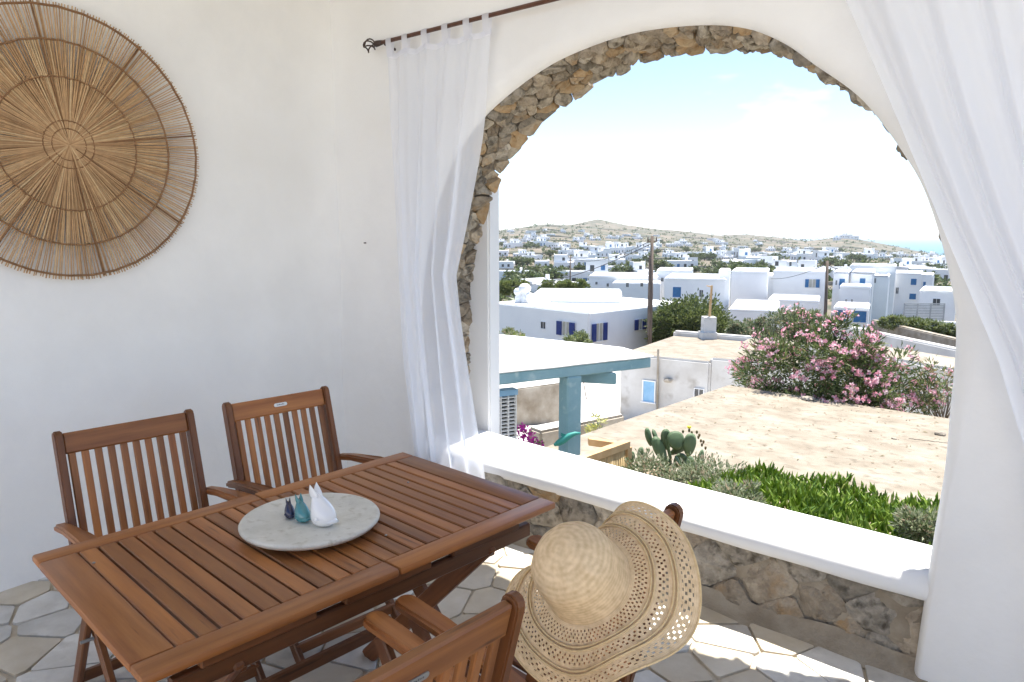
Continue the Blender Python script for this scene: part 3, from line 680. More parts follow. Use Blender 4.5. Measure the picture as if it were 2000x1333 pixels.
# ------------------------------------------------------------------ plate and ceramic fish
PC = pz(607, 1012, TZ + .03); PC.z = TZ
plate = thing('stone_plate', PC, 'round pale stone serving plate in the middle of the table', 'plate')
prof = [(.0, .004), (.10, .004), (.105, .0), (.115, .0), (.12, .006), (.175, .010), (.193, .017), (.199, .024), (.200, .029), (.197, .0335), (.190, .0345), (.17, .0325), (.12, .0305), (.0, .030)]
q = MB(); q.lathe(prof[1:-1], 72); q.build('dish', PLATE, plate, True); 
def fish(name, px, py, h, mat, label, yaw):
    p = pz(px, py, TZ + .031); p.z = TZ + .0305; t = thing(name, p, label, 'ceramic fish', 'ceramic fish on the plate', yaw)
    q = MB(); n = 18; m = 16
    for j in range(m + 1):
        s = j / m; z = h * .80 * s; w = [.14, .235, .275, .295, .305, .308, .305, .298, .286, .27, .25, .225, .20, .17, .14, .105, .07][j] * h * 1.04
        bend = h * (-.26 * s * s + .05 * math.sin(s * 3)); dpt = w * (1.12 - .25 * s)
        for k in range(n): a = 2 * math.pi * k / n; q.v.append((bend + dpt * math.cos(a) + h * .06, w * .88 * math.sin(a), z))
    for j in range(m):
        for k in range(n): k2 = (k + 1) % n; q.face((j * n + k, j * n + k2, (j + 1) * n + k2, (j + 1) * n + k))
    q.face(tuple(range(n))[::-1]); q.face(tuple(m * n + k for k in range(n))); q.build('body', mat, t, True)
    for s in (-1, 1):                                 # tail lobes
        q = MB(); sec = 7
        for j in range(sec + 1):
            u = j / sec; c = Vector((h * (-.10 - .12 * u), s * h * (.05 + .06 * u), h * (.58 + .42 * u))); w = h * .15 * math.sin(math.pi * (.16 + .84 * u) ** 1.0) * (1.12 - .5 * u) + .0006
            for k in range(10): a = 2 * math.pi * k / 10; q.v.append(tuple(c + Vector((w * math.cos(a), w * .36 * math.sin(a) * s, 0))))
        for j in range(sec):
            for k in range(10): k2 = (k + 1) % 10; q.face((j * 10 + k, j * 10 + k2, (j + 1) * 10 + k2, (j + 1) * 10 + k))
        q.face(tuple(range(10))); q.face(tuple(sec * 10 + k for k in range(10))); q.build('tail_lobe', mat, t, True)
        q = MB()                                      # side fins
        for j in range(5):
            u = j / 4; c = Vector((h * (.16 - .13 * u), s * h * (.235 + .05 * math.sin(u * 3)), h * (.17 + .10 * u))); w = h * .075 * math.sin(math.pi * (.12 + .8 * u))
            for k in range(8): a = 2 * math.pi * k / 8; q.v.append(tuple(c + Vector((w * .8 * math.cos(a), w * .4 * math.sin(a), w * .6 * math.cos(a)))))
        for j in range(4):
            for k in range(8): k2 = (k + 1) % 8; q.face((j * 8 + k, j * 8 + k2, (j + 1) * 8 + k2, (j + 1) * 8 + k))
        q.build('side_fin', mat, t, True)
    q = MB(); q.lathe([(.004 * h / .1, 0), (.02 * h / .1, .004 * h / .1), (.012 * h / .1, .012 * h / .1)], 10, 0, (h * .30, 0, h * .10)); q.build('snout', mat, t, True)
fy = math.atan2(RV.y, RV.x) - .5
fish('ceramic_fish', 628, 1024, .118, CERW, 'largest ceramic fish, glossy white, standing tail up on the plate', fy)
fish('ceramic_fish', 590, 1017, .078, CERT, 'medium teal ceramic fish between the white one and the navy one', fy - .3)
fish('ceramic_fish', 566, 1010, .056, CERN, 'smallest ceramic fish, dark navy blue, beside the teal one', fy - .5)

# ------------------------------------------------------------------ straw hat
HATN = (RV * -.46 + FV * -.50 + ZV * .73).normalized(); HATC = rf(.160, 1.388, .874)
def hat_mat():
    m = bpy.data.materials.new('crochet_straw'); m.use_nodes = True; t = m.node_tree; N, L = t.nodes, t.links; b = N['Principled BSDF']; b.inputs['Roughness'].default_value = .75; b.inputs['Specular IOR Level'].default_value = .25
    uv = N.new('ShaderNodeUVMap'); sp = N.new('ShaderNodeSeparateXYZ'); L.new(uv.outputs[0], sp.inputs[0])
    def wave(sock, k):
        a = N.new('ShaderNodeMath'); a.operation = 'MULTIPLY'; a.inputs[1].default_value = k; L.new(sock, a.inputs[0])
        s = N.new('ShaderNodeMath'); s.operation = 'SINE'; L.new(a.outputs[0], s.inputs[0]); return s.outputs[0]
    v1 = wave(sp.outputs['Y'], 2 * math.pi * 62); u1 = wave(sp.outputs['X'], 2 * math.pi * 96)
    ad = N.new('ShaderNodeMath'); ad.operation = 'MULTIPLY_ADD'; ad.inputs[1].default_value = .10; L.new(u1, ad.inputs[0]); L.new(v1, ad.inputs[2])
    nz_ = N.new('ShaderNodeTexNoise'); nz_.inputs['Scale'].default_value = 60; tcn = N.new('ShaderNodeTexCoord'); L.new(tcn.outputs['Object'], nz_.inputs['Vector'])
    mr = N.new('ShaderNodeMapRange'); mr.inputs['From Min'].default_value = -1.3; mr.inputs['From Max'].default_value = 1.3; L.new(ad.outputs[0], mr.inputs['Value'])
    mu = N.new('ShaderNodeMath'); mu.operation = 'MULTIPLY_ADD'; mu.inputs[1].default_value = .22; L.new(mr.outputs[0], mu.inputs[0]); L.new(nz_.outputs['Fac'], mu.inputs[2])
    r = N.new('ShaderNodeValToRGB'); r.color_ramp.elements[0].position = .25; r.color_ramp.elements[1].position = .85; r.color_ramp.elements[0].color = (.60, .43, .235, 1); r.color_ramp.elements[1].color = (.86, .67, .43, 1)
    L.new(mu.outputs[0], r.inputs['Fac']); L.new(r.outputs['Color'], b.inputs['Base Color'])
    bp = N.new('ShaderNodeBump'); bp.inputs['Strength'].default_value = .8; bp.inputs['Distance'].default_value = .002; L.new(mu.outputs[0], bp.inputs['Height']); L.new(bp.outputs['Normal'], b.inputs['Normal'])
    tr = N.new('ShaderNodeBsdfTranslucent'); L.new(r.outputs['Color'], tr.inputs['Color']); ms = N.new('ShaderNodeMixShader'); ms.inputs[0].default_value = .2
    L.new(b.outputs[0], ms.inputs[1]); L.new(tr.outputs[0], ms.inputs[2]); L.new(ms.outputs[0], N['Material Output'].inputs['Surface']); return m
HATM = hat_mat()
def hat():
    hx = HATN.cross(ZV).normalized(); hy = HATN.cross(hx)          # hx horizontal, hy down the slope
    if hy.z > 0: hy = -hy
    hx = hy.cross(HATN).normalized()
    t = thing('straw_hat', HATC, 'wide-brimmed crocheted straw sun hat hung over the back of a chair', 'hat')
    t.matrix_world = Matrix.Translation(HATC) @ Matrix((hx, hy, HATN)).transposed().to_4x4() @ Matrix.Scale(.94, 4)
    prof = []                                         # (r, z, hole) along the hat from the crown's centre to the rim
    for k in range(15): a = (math.pi / 2) * k / 14; prof.append((max(.0015, .094 * math.sin(a) ** .95), .158 - .076 * (1 - math.cos(a)), 0))
    for k in range(1, 13): s = k / 12; prof.append((.094 + .008 * s ** 1.4, .082 - .072 * s, 0))
    r = .102
    seq = 'sss' + 'h' * 12 + 'sssrssrsss' + 'h' * 9 + 'sssrssrsss' + 'h' * 9 + 'sssss'; rim = .232; nb = len(seq)
    for k, ch in enumerate(seq):
        s = (k + 1) / nb; rr = r + (rim - r) * s; prof.append((rr, .010 * (1 - s) ** 3 + (.004 if ch == 'r' else 0), 1 if ch == 'h' else 0))
    na = 400
    camup = FV * SP + ZV * CP; dv = RV * -.25 + camup * .96; a0 = math.atan2(dv.dot(hy), dv.dot(hx)); lf = -RV; dsg = 1 if math.sin(math.atan2(lf.dot(hy), lf.dot(hx)) - a0) > 0 else -1
    def shape(rr, z, a):
        if rr > .095:
            s = (rr - .095) / .15; z += s ** 1.5 * (.034 * math.sin(3 * a + .6) + .022 * math.sin(5 * a + 2.0)) - .028 * s * s
            z += -.03 * s * s * max(0, math.sin(a)) ** 2; cc_ = max(0, math.cos(a - a0)); z -= .13 * s ** 1.2 * max(0, math.cos(a - a0 - dsg * .55)) ** 3; rr *= 1 - .32 * s * max(0, math.cos(a - a0 - dsg * .55)) ** 3
            rr *= 1 + .035 * s * math.sin(2 * a + 1) 
        else: z += .004 * noise.noise(Vector((rr * 30 * math.cos(a), rr * 30 * math.sin(a), 1)))
        return Vector((rr * math.cos(a), rr * math.sin(a), z))
    def part(name, j0, j1):
        P = [[shape(prof[j][0], prof[j][1], 2 * math.pi * k / na) for k in range(na)] for j in range(j0, j1 + 1)]; nr = j1 - j0 + 1
        V = [p for row in P for p in row]; F = []; UV = []; edges = {}
        for jj in range(nr):
            for k in range(na):
                du = P[jj][(k + 1) % na] - P[jj][k - 1]; dv_ = P[min(jj + 1, nr - 1)][k] - P[max(jj - 1, 0)][k]; nn = dv_.cross(du)
                nn = nn.normalized() if nn.length > 1e-12 else Vector((0, 0, 1)); nn = nn if nn.z > -.2 else -nn
                V.append(P[jj][k] - nn * .0022)
        off = nr * na
        for jj in range(nr - 1):
            j = jj + j0
            for k in range(na):
                if prof[j + 1][2] and (j - 27) % 3 < 2 and (k + (2 if (((j - 27) // 3) % 2) else 0)) % 5 in (0, 1): continue
                k2 = (k + 1) % na; q = (jj * na + k, (jj + 1) * na + k, (jj + 1) * na + k2, jj * na + k2); uv4 = ((k / na, j / 90), (k / na, (j + 1) / 90), ((k + 1) / na, (j + 1) / 90), ((k + 1) / na, j / 90))
                F.append(q); UV += uv4; F.append(tuple(x + off for x in reversed(q))); UV += tuple(reversed(uv4))
                for m in range(4):
                    e = (q[m], q[(m + 1) % 4]); rev = (e[1], e[0])
                    if rev in edges: del edges[rev]
                    else: edges[e] = (uv4[m], uv4[(m + 1) % 4])
        for (a, b), (ua, ub) in edges.items(): F.append((b, a, a + off, b + off)); UV += (ub, ua, ua, ub)
        if j0 == 0: F.append(tuple(range(na))); UV += [(0, 0)] * na
        me = bpy.data.meshes.new(name); me.from_pydata([tuple(v) for v in V], [], F); uvl = me.uv_layers.new(name='UVMap'); uvl.data.foreach_set('uv', [c for u in UV for c in u])
        me.materials.append(HATM); me.update(); smooth_by_angle(me, 50); return link(bpy.data.objects.new(name, me), t)
    part('crown', 0, 27); brim = part('brim', 27, len(prof) - 1)
    for k, ch in enumerate(seq):
        if ch == 'r' or k == nb - 1:
            j = 27 + k; q = MB(); pth = [shape(prof[j][0], prof[j][1], 2 * math.pi * i / 120) for i in range(121)]; q.tube(pth, .0022 if ch == 'r' else .0026, 6, cap=False); q.build('braid', STRAWROPE, brim, True)
hat()

# ------------------------------------------------------------------ plants
def bush(name, label, cat, base, rx, ry, rz, clumps, per, ll, lw, mats, wts, stem=BARK, stems=5, group=None, spread=.24, flowers=None, seed=0, lift=.35, zsq=1.0, stemr=.02):
    rnd = random.Random(seed or hash(name) % 1000); t = thing(name, base, label, cat, group); q = MB(); fl = MB(); st = MB()
    cs = []
    for k in range(clumps):
        while True:
            v = Vector((rnd.uniform(-1, 1), rnd.uniform(-1, 1), rnd.uniform(-.55, 1)))
            if .25 < v.length < 1: break
        v = v.normalized() * (v.length ** .55) * rnd.uniform(.78, 1.08)
        cs.append((Vector((v.x * rx, v.y * ry, rz * (lift + .0) + v.z * rz * (1 - lift) * zsq)), v))
    for c, v in cs:
        rr = spread * rnd.uniform(.7, 1.25) * min(rx, rz)
        for k in range(per):
            w = Vector((rnd.gauss(0, 1), rnd.gauss(0, 1), rnd.gauss(0, .8))); w = w.normalized() * rr * rnd.random() ** .6
            d = (w.normalized() * .9 + v * .5 + Vector((rnd.uniform(-.5, .5), rnd.uniform(-.5, .5), rnd.uniform(-.1, .7)))).normalized(); s = d.cross(Vector((rnd.uniform(-1, 1), rnd.uniform(-1, 1), rnd.uniform(-1, 1)))).normalized()
            q.leaf(c + w, d, s, ll * rnd.uniform(.65, 1.25), lw * rnd.uniform(.75, 1.2), rnd.choices(range(len(mats)), wts)[0])
        if flowers and rnd.random() < flowers[0] and (v.z > -.2 or rnd.random() < .5):
            fp = c + v.normalized() * rr * .9; nn = rnd.randint(7, 12)
            for k in range(nn):
                p = fp + Vector((rnd.gauss(0, 1), rnd.gauss(0, 1), rnd.gauss(0, .7))) * flowers[1]
                for m in range(5):
                    a = 2 * math.pi * m / 5 + rnd.random(); ax = (v.normalized() + rv() * .6).normalized(); e1 = ax.cross(ZV + Vector((.01, .3, 0))).normalized(); e2 = ax.cross(e1)
                    d = (e1 * math.cos(a) + e2 * math.sin(a) + ax * .3).normalized(); s = ax.cross(d).normalized(); fl.leaf(p, d, s, flowers[2], flowers[2] * .8, rnd.choice((0, 0, 1)), .1)
    for k in range(stems):
        c, v = cs[(k * 7) % len(cs)]; b0_ = Vector((rnd.uniform(-.12, .12) * rx, rnd.uniform(-.12, .12) * ry, -.05)); mid = b0_.lerp(c, .5) + Vector((rnd.uniform(-.1, .1) * rx, rnd.uniform(-.1, .1) * ry, .05 * rz))
        st.tube([b0_, mid, c], [stemr, stemr * .7, stemr * .3], 5)
    q.build('foliage', mats, t)
    if stems: st.build('stem', stem, t, True)
    if flowers: fl.build('blossom', flowers[3], t)
    return t
# planting bed outside the parapet
mb = MB(); g = 22
for j in range(g + 1):
    for i in range(g + 1):
        x, y = -3.0 + 4.2 * i / g, .47 + 1.55 * j / g; mb.v.append((x, y, -.12 + .05 * noise.noise(Vector((x * 2, y * 2, 0))) - .10 * (j / g) ** 2))
for j in range(g):
    for i in range(g): a = j * (g + 1) + i; mb.face((a, a + 1, a + g + 2, a + g + 1))
mb.box((-3.0, .44, -2.2), (4.2, 0, 0), (0, 1.58, 0), (0, 0, 1.9))
tag(mb.build('planting_bed', SOIL), kind='structure')
ice = MB(); rnd = random.Random(5)
for k in range(13500):
    x = rnd.uniform(-2.0, 1.0); y = rnd.uniform(.52, 1.72)
    edge = min(1, max(0, (x + 2.0 - .22 * (y - .5)) / .22)) 
    hgt = .17 * min(1, .4 + (y - .5) * 1.2) * edge + .05 * noise.noise(Vector((x * 3.5, y * 3.5, 0)))
    if edge < rnd.random() * .9: continue
    p = Vector((x, y, -.12 + max(.0, hgt) + rnd.uniform(-.05, .03))); d = Vector((rnd.gauss(0, .42), rnd.gauss(0, .42), 1)).normalized(); s = d.cross(rv()).normalized(); s2 = d.cross(s); ln = rnd.uniform(.045, .085); w = rnd.uniform(.0060, .0095)
    mi = rnd.choices((0, 1, 2), (6, 3, .5))[0]; i = len(ice.v); mid = p + d * ln * .55 + s2 * ln * .10
    ice.v += [tuple(p + s * w * .8), tuple(p - s * w * .5 + s2 * w), tuple(p - s * w * .5 - s2 * w), tuple(mid + s * w), tuple(mid - s * w * .6 + s2 * w), tuple(mid - s * w * .6 - s2 * w), tuple(p + d * ln + s2 * ln * .02)]
    for a, b in ((0, 1), (1, 2), (2, 0)): ice.face((i + a, i + b, i + 3 + b, i + 3 + a), mi); ice.face((i + 3 + a, i + 3 + b, i + 6), mi)
tag(ice.build('ice_plant_carpet', [IC1, IC2, IC3]), 'dense bright green ice plant carpet just outside the parapet', 'ground cover', kind='stuff')
SH = [(1264, 918, 4.9, .18, .26, 'silvery green shrub beside the bamboo fence'), (1300, 925, 4.75, .24, .24, 'low silvery shrub in front of the prickly pear'), (1352, 928, 4.65, .22, .26, 'pale leafy shrub on the right of the prickly pear'),
      (1400, 930, 4.5, .23, .30, 'taller grey green shrub with pale shoots beside the ice plants'), (1440, 965, 4.0, .15, .13, 'low grey shrub along the sill beside the ice plants'), (1800, 1015, 3.5, .10, .13, 'feathery grey plant among the ice plants near the pillar')]
for i, (px, py_, t_, r_, h_, lab) in enumerate(SH):
    p = pd(px, py_, t_); p.z = max(-.3, p.z - h_ * .65)
    bush('silver_shrub', lab, 'shrub', p, r_, r_, h_, 46, 34, .032, .013, [SG1, SG2, SG3], (6, 3, 1.2), stems=7, spread=.3, seed=20 + i, group='shrubs outside the parapet', stemr=.004)
# prickly pear
cb = pd(1318, 925, 5.35); cact = thing('prickly_pear', Vector((cb.x, cb.y, cb.z - .12)), 'prickly pear cactus with flat green pads and a yellow flower', 'cactus')
def pad(parent, base, ang, lean, L_, Wd, yaw, name='pad'):
    q = MB(); pts = []; n = 18
    for k in range(n):
        a = 2 * math.pi * k / n; y = (1 - math.cos(a)) / 2; w = math.sin(a) * .5 * (1 + .25 * (y - .5) * 1.5) ; pts.append((w * Wd, y * L_))
    d = Vector((math.sin(ang), lean, math.cos(ang))).normalized(); sd = Vector((math.cos(ang), 0, -math.sin(ang))); sd = (Matrix.Rotation(yaw, 3, d) @ sd).normalized(); nn = d.cross(sd).normalized(); c = d * L_ * .5
    for k, (w, y) in enumerate(pts): q.v.append(tuple(sd * w + d * y))
    for z in (1, -1):
        for (w, y) in pts: q.v.append(tuple((sd * w + d * y - c) * .72 + c + nn * z * .011))
    q.v += [tuple(c + nn * .014), tuple(c - nn * .014)]
    for k in range(n):
        k2 = (k + 1) % n; q.face((k, k2, n + k2, n + k)); q.face((n + k, n + k2, 3 * n)); q.face((k2, k, 2 * n + k, 2 * n + k2)); q.face((2 * n + k2, 2 * n + k, 3 * n + 1))
    o = q.build(name, CACT, parent, True); o.location = base; return base + d * L_, d, sd
def cw(px, py_, t_=5.35): return pd(px, py_, t_) - cact.location
crot = YAW
pads = [(1300, 905, 1277, 853, .075, .2), (1312, 905, 1298, 846, .03, 1.2), (1305, 880, 1298, 838, .075, .3), (1322, 880, 1318, 842, .11, .1), (1345, 892, 1349, 846, .09, .25), (1308, 888, 1347, 864, .085, .5), (1318, 912, 1338, 888, .10, .3), (1272, 872, 1262, 836, .05, .5),
        (1284, 865, 1275, 838, .05, 1.1), (1365, 915, 1372, 878, .055, .6), (1236, 905, 1232, 882, .05, .4), (1248, 902, 1253, 873, .045, .3), (1330, 915, 1318, 892, .06, 1.2), (1300, 925, 1300, 895, .09, .2), (1345, 925, 1345, 890, .09, .2)]
rnd = random.Random(3)
for k, (x0, y0_, x1, y1_, w_, yw) in enumerate(pads):
    tt = 5.35 + rnd.uniform(-.07, .07); a, b = cw(x0, y0_, tt), cw(x1, y1_, tt + rnd.uniform(-.05, .05)); d = b - a; L_ = d.length; q = MB(); n = 18; dd = d.normalized()
    sd = (Matrix.Rotation(yw + YAW * 0, 3, dd) @ dd.cross(FV)).normalized(); nn = dd.cross(sd); c = dd * L_ * .5; pts = []
    for m in range(n): an = 2 * math.pi * m / n; y = (1 - math.cos(an)) / 2; pts.append((math.sin(an) * .5 * (1 + .35 * (y - .5)) * w_ * 1.2, y * L_))
    for (w, y) in pts: q.v.append(tuple(sd * w + dd * y))
    for z in (1, -1):
        for (w, y) in pts: q.v.append(tuple((sd * w + dd * y - c) * .74 + c + nn * z * .010))
    q.v += [tuple(c + nn * .013), tuple(c - nn * .013)]
    for m in range(n):
        m2 = (m + 1) % n; q.face((m, m2, n + m2, n + m)); q.face((n + m, n + m2, 3 * n)); q.face((m2, m, 2 * n + m, 2 * n + m2)); q.face((2 * n + m2, 2 * n + m, 3 * n + 1))
    o = q.build('pad', CACT, cact, True); o.location = a
for k, (px, py_) in enumerate(((1334, 844), (1346, 842), (1351, 846), (1355, 853), (1361, 845), (1366, 851), (1364, 855), (1369, 862), (1374, 864), (1371, 870), (1378, 876), (1227, 871), (1276, 896))):
    p = cw(px, py_, 5.33); q = MB(); q.lathe([(.003, -.012), (.008, -.004), (.0095, .006), (.007, .014)], 8, 0, p); q.build('fruit', FRUIT, cact, True)
q = MB(); p = cw(1346, 838, 5.33); q.lathe([(.004, 0), (.014, .008), (.017, .02), (.010, .022)], 9, 0, p); q.build('flower', YFL, cact, True)

# ------------------------------------------------------------------ neighbouring roofs, walls, lane
def block(name, a, b, depth, z0, z1, mat, label=None, cat=None, parent=None, group=None, topmat=None, rim=0.0, rimw=.18, bev=.03, flip=False):
    """a rectangular volume: front edge from a to b (seen from the terrace), going back by depth"""
    a, b = Vector((a.x, a.y, 0)), Vector((b.x, b.y, 0)); d = (b - a); L_ = d.length; d.normalize(); nb = Vector((-d.y, d.x, 0))
    if nb.dot((a + b) / 2 - Vector((CAMP.x, CAMP.y, 0))) < 0: nb = -nb
    bm = bmesh.new(); w, dp = L_, depth
    def bx(x0, x1, y0, y1, q0, q1, mi):
        vs_ = [bm.verts.new(tuple(a + d * x + nb * y + ZV * z)) for z in (q0, q1) for (x, y) in ((x0, y0), (x1, y0), (x1, y1), (x0, y1))]
        for q in ((0, 1, 2, 3), (4, 5, 6, 7), (0, 1, 5, 4), (1, 2, 6, 5), (2, 3, 7, 6), (3, 0, 4, 7)): f = bm.faces.new([vs_[k] for k in q]); f.material_index = mi if q != (4, 5, 6, 7) else (1 if topmat else mi)
    bx(0, w, 0, dp, z0, z1, 0)
    if rim:
        bx(-.02, w + .02, -.02, rimw, z1 - .06, z1 + rim, 0); bx(-.021, w + .021, dp - rimw, dp + .02, z1 - .061, z1 + rim, 0)
        bx(-.022, rimw, rimw, dp - rimw, z1 - .062, z1 + rim * .98, 0); bx(w - rimw, w + .022, rimw, dp - rimw, z1 - .062, z1 + rim * .98, 0)
    bmesh.ops.recalc_face_normals(bm, faces=bm.faces[:])
    if bev: bmesh.ops.bevel(bm, geom=[e for e in bm.edges], offset=bev, segments=2, affect='EDGES')
    me = bpy.data.meshes.new(name); bm.to_mesh(me); bm.free(); me.materials.append(mat)
    if topmat: me.materials.append(topmat)
    smooth_by_angle(me, 35); o = link(bpy.data.objects.new(name, me), parent)
    if parent: o.matrix_parent_inverse = Matrix.Translation(-parent.location)
    if label: tag(o, label, cat, group)
    return a, d, nb, L_, o
def sub(o, parent): o.parent = parent; o.matrix_parent_inverse = Matrix.Translation(-parent.location); return o
def on_plane(px, py_, p, n):
    r = ray(px, py_); return CAMP + r * ((Vector(p) - CAMP).dot(n) / r.dot(n))
def window(parent, p, n, x0, y0, x1, y1, kind='blue', shut=None, leaf_w=.42):
    """rectangle seen at the given sight lines, built on the wall plane (p, n): frame, pane and optional shutters"""
    n = Vector(n).normalized()
    if n.dot(CAMP - p) < 0: n = -n
    c = on_plane((x0 + x1) / 2, (y0 + y1) / 2, p, n); h = (on_plane((x0 + x1) / 2, y0, p, n) - on_plane((x0 + x1) / 2, y1, p, n)).length; s = n.cross(ZV).normalized()
    if s.dot(RV) < 0: s = -s
    w = (on_plane(x1, (y0 + y1) / 2, p, n) - on_plane(x0, (y0 + y1) / 2, p, n)).length
    wf = min(w, w) ; q = MB(); e = .05 * min(1, h)
    o = c - s * w / 2 - ZV * h / 2
    q.box(o - s * .0 + n * .0, s * w, ZV * h, n * .02); m_ = {'blue': BLUE, 'navy': NAVY, 'dark': GLASS, 'cream': CREAM, 'pale': LBLUE}[kind]
    win = sub(q.build('window', m_, None), parent); q = MB()
    q.box(o - s * e + n * .0, s * e, ZV * h, n * .05); q.box(o + s * w, s * e, ZV * h, n * .05); q.box(o - s * e + ZV * h, s * (w + 2 * e), ZV * e, n * .052); q.box(o - s * e * 2 - ZV * e, s * (w + 4 * e), ZV * e, n * .09)
    if kind in ('dark', 'cream'): q.box(o + s * (w / 2 - e * .4) + n * .018, s * e * .8, ZV * h, n * .02)
    fr = q.build('frame', WHITE, None); fr.parent = win
    if shut:
        for sd in (-1, 1):
            q = MB(); b_ = o + (s * (w + .02) if sd > 0 else -s * (leaf_w * w + .02)); q.box(b_ + n * .055, s * leaf_w * w, ZV * h, n * .05)
            for k in range(6): q.box(b_ + s * .05 * w + ZV * (h * (.08 + k * .15)) + n * .10, s * (leaf_w - .1) * w, ZV * h * .06, n * .015)
            sh = q.build('shutter', {'blue': BLUE, 'navy': NAVY}[shut], None); sh.parent = win
# beige concrete roof just beyond the planting bed
A = pz(1420, 751, -.70); B = pz(1852, 816, -.70); d_ = (B - A).normalized(); nfar = Vector((-d_.y, d_.x, 0)); nfar = nfar if nfar.dot(FV) > 0 else -nfar
A2 = A - nfar * 6.2; B2 = A2 + d_ * 5.2
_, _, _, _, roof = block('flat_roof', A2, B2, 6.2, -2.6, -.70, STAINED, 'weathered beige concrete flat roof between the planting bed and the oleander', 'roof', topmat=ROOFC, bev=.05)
# low kerb along its far edge
for i, (px, py_, s) in enumerate(((1837, 850, .05), (1746, 858, .025), (1700, 843, .014), (1578, 782, .07))):
    p = pz(px, py_, -.70); q = MB(); bm = bmesh.new(); bmesh.ops.create_icosphere(bm, subdivisions=2, radius=s)
    for v in bm.verts: v.co = Vector((v.co.x * 1.3, v.co.y, v.co.z * .6)) * (1 + .25 * noise.noise(v.co * 30))
    me = bpy.data.meshes.new('loose_stone'); bm.to_mesh(me); bm.free(); me.materials.append((CONC, STONE2, STONE2, STONE2)[i]); o = link(bpy.data.objects.new('loose_stone', me)); o.location = p + ZV * s * .3
    tag(o, ('pale loose stone lying on the beige roof near the pillar', 'small dark pebble on the beige roof', 'tiny dark pebble in the middle of the beige roof', 'rough grey stone on the beige roof under the oleander')[i], 'stone', 'stones on the beige roof')
q = MB(); cp0 = pz(1775, 857, -.697); cp1 = pz(1852, 866, -.697)
for k in range(12): a_ = cp0.lerp(cp1, k / 12); b_ = cp0.lerp(cp1, (k + 1) / 12); q.tube([a_ + nfar * .01 * math.sin(k * 2.3), b_ + nfar * .01 * math.sin(k * 2.3 + 2.3)], .006, 4)
sub(q.build('screed_ridge', ROOFC), roof)
q = MB(); rnd = random.Random(77)
for k in range(420):
    v = rnd.random() ** 2.2 * 3.0; p = A - nfar * v + d_ * rnd.uniform(.1, 4.6); an = rnd.uniform(0, 6.3); dd_ = Vector((math.cos(an), math.sin(an), .1)); q.leaf(Vector((p.x, p.y, -.697)), dd_.normalized(), Vector((-math.sin(an), math.cos(an), .15)).normalized(), rnd.uniform(.02, .07), rnd.uniform(.008, .02), rnd.choice((0, 0, 1)))
tag(q.build('fallen_leaves', [SG3, OL3]), 'dry fallen leaves strewn on the beige roof', 'leaves', kind='stuff')
# oleander
op = pz(1600, 775, -.80) + nfar * .12; op.z = -1.3
bush('oleander', 'large oleander bush covered in pink flowers behind the beige roof', 'shrub', op, 1.18, .75, 1.62, 200, 80, .12, .023, [OL1, OL2, OL3], (7, 3, .5), stems=34, spread=.17, seed=11, flowers=(.95, .06, .042, [PINK, PINK2]), lift=.36, stemr=.013)
op2 = pz(1735, 790, -.80) + nfar * .25; op2.z = -1.15
bush('oleander', 'loose leaning oleander with sparse pink flowers on the right of the large bush', 'shrub', op2, .66, .45, 1.05, 40, 42, .115, .022, [OL1, OL2, OL3], (5, 3, 1.5), stems=26, spread=.20, seed=12, flowers=(.8, .05, .032, [PINK, PINK2]), lift=.36, stemr=.011)
op3 = pz(1835, 806, -.80) + nfar * .25; op3.z = -1.0
bush('oleander', 'half dry oleander with bare twigs beside the pillar', 'shrub', op3, .42, .36, .95, 26, 36, .09, .018, [OL1, OL2, OL3], (4, 3, 4), stems=26, spread=.24, seed=13, flowers=(.3, .03, .024, [PINK, PINK2]), lift=.3, stemr=.009)
op4 = pz(1452, 752, -.80) + nfar * .3; op4.z = -1.1
bush('oleander', 'small pink flowering oleander shoot at the left end of the large bush', 'shrub', op4, .36, .3, .75, 18, 30, .09, .017, [OL1, OL2, OL3], (4, 3, 2), stems=14, spread=.24, seed=14, flowers=(.8, .04, .024, [PINK, PINK2]), lift=.36, stemr=.008)
# block behind the oleander
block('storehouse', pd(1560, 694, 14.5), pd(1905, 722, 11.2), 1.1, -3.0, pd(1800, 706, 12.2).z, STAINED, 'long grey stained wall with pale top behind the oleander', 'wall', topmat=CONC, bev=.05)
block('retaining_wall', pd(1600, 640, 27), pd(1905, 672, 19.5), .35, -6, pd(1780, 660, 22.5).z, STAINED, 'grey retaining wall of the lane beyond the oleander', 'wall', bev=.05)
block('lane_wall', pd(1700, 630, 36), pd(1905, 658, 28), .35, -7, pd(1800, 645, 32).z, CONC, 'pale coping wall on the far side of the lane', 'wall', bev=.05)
# grey house with the pale blue window
zr = pd(1212, 690, 20.5).z
gh = thing('grey_house', Vector((*pd(1300, 800, 20).xy, -4.3)), 'stained white flat-roofed house with small pale blue window and chimney', 'house')
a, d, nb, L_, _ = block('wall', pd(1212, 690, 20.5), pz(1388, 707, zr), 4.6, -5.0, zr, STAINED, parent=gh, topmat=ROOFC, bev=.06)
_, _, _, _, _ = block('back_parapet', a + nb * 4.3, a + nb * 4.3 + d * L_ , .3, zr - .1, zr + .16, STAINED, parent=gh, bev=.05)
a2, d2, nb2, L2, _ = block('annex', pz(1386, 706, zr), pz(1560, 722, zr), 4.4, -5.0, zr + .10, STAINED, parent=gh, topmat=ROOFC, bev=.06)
window(gh, a, nb, 1257, 745, 1279, 785, 'pale')
window(gh, a, nb, 1357, 760, 1374, 786, 'dark')
q = MB(); p = on_plane(1307, 742, a, nb) - nb * .1; q.lathe([(.10, -.05), (.13, 0), (.10, .05)], 10, 0, p); sub(q.build('wall_lamp', CONC), gh)
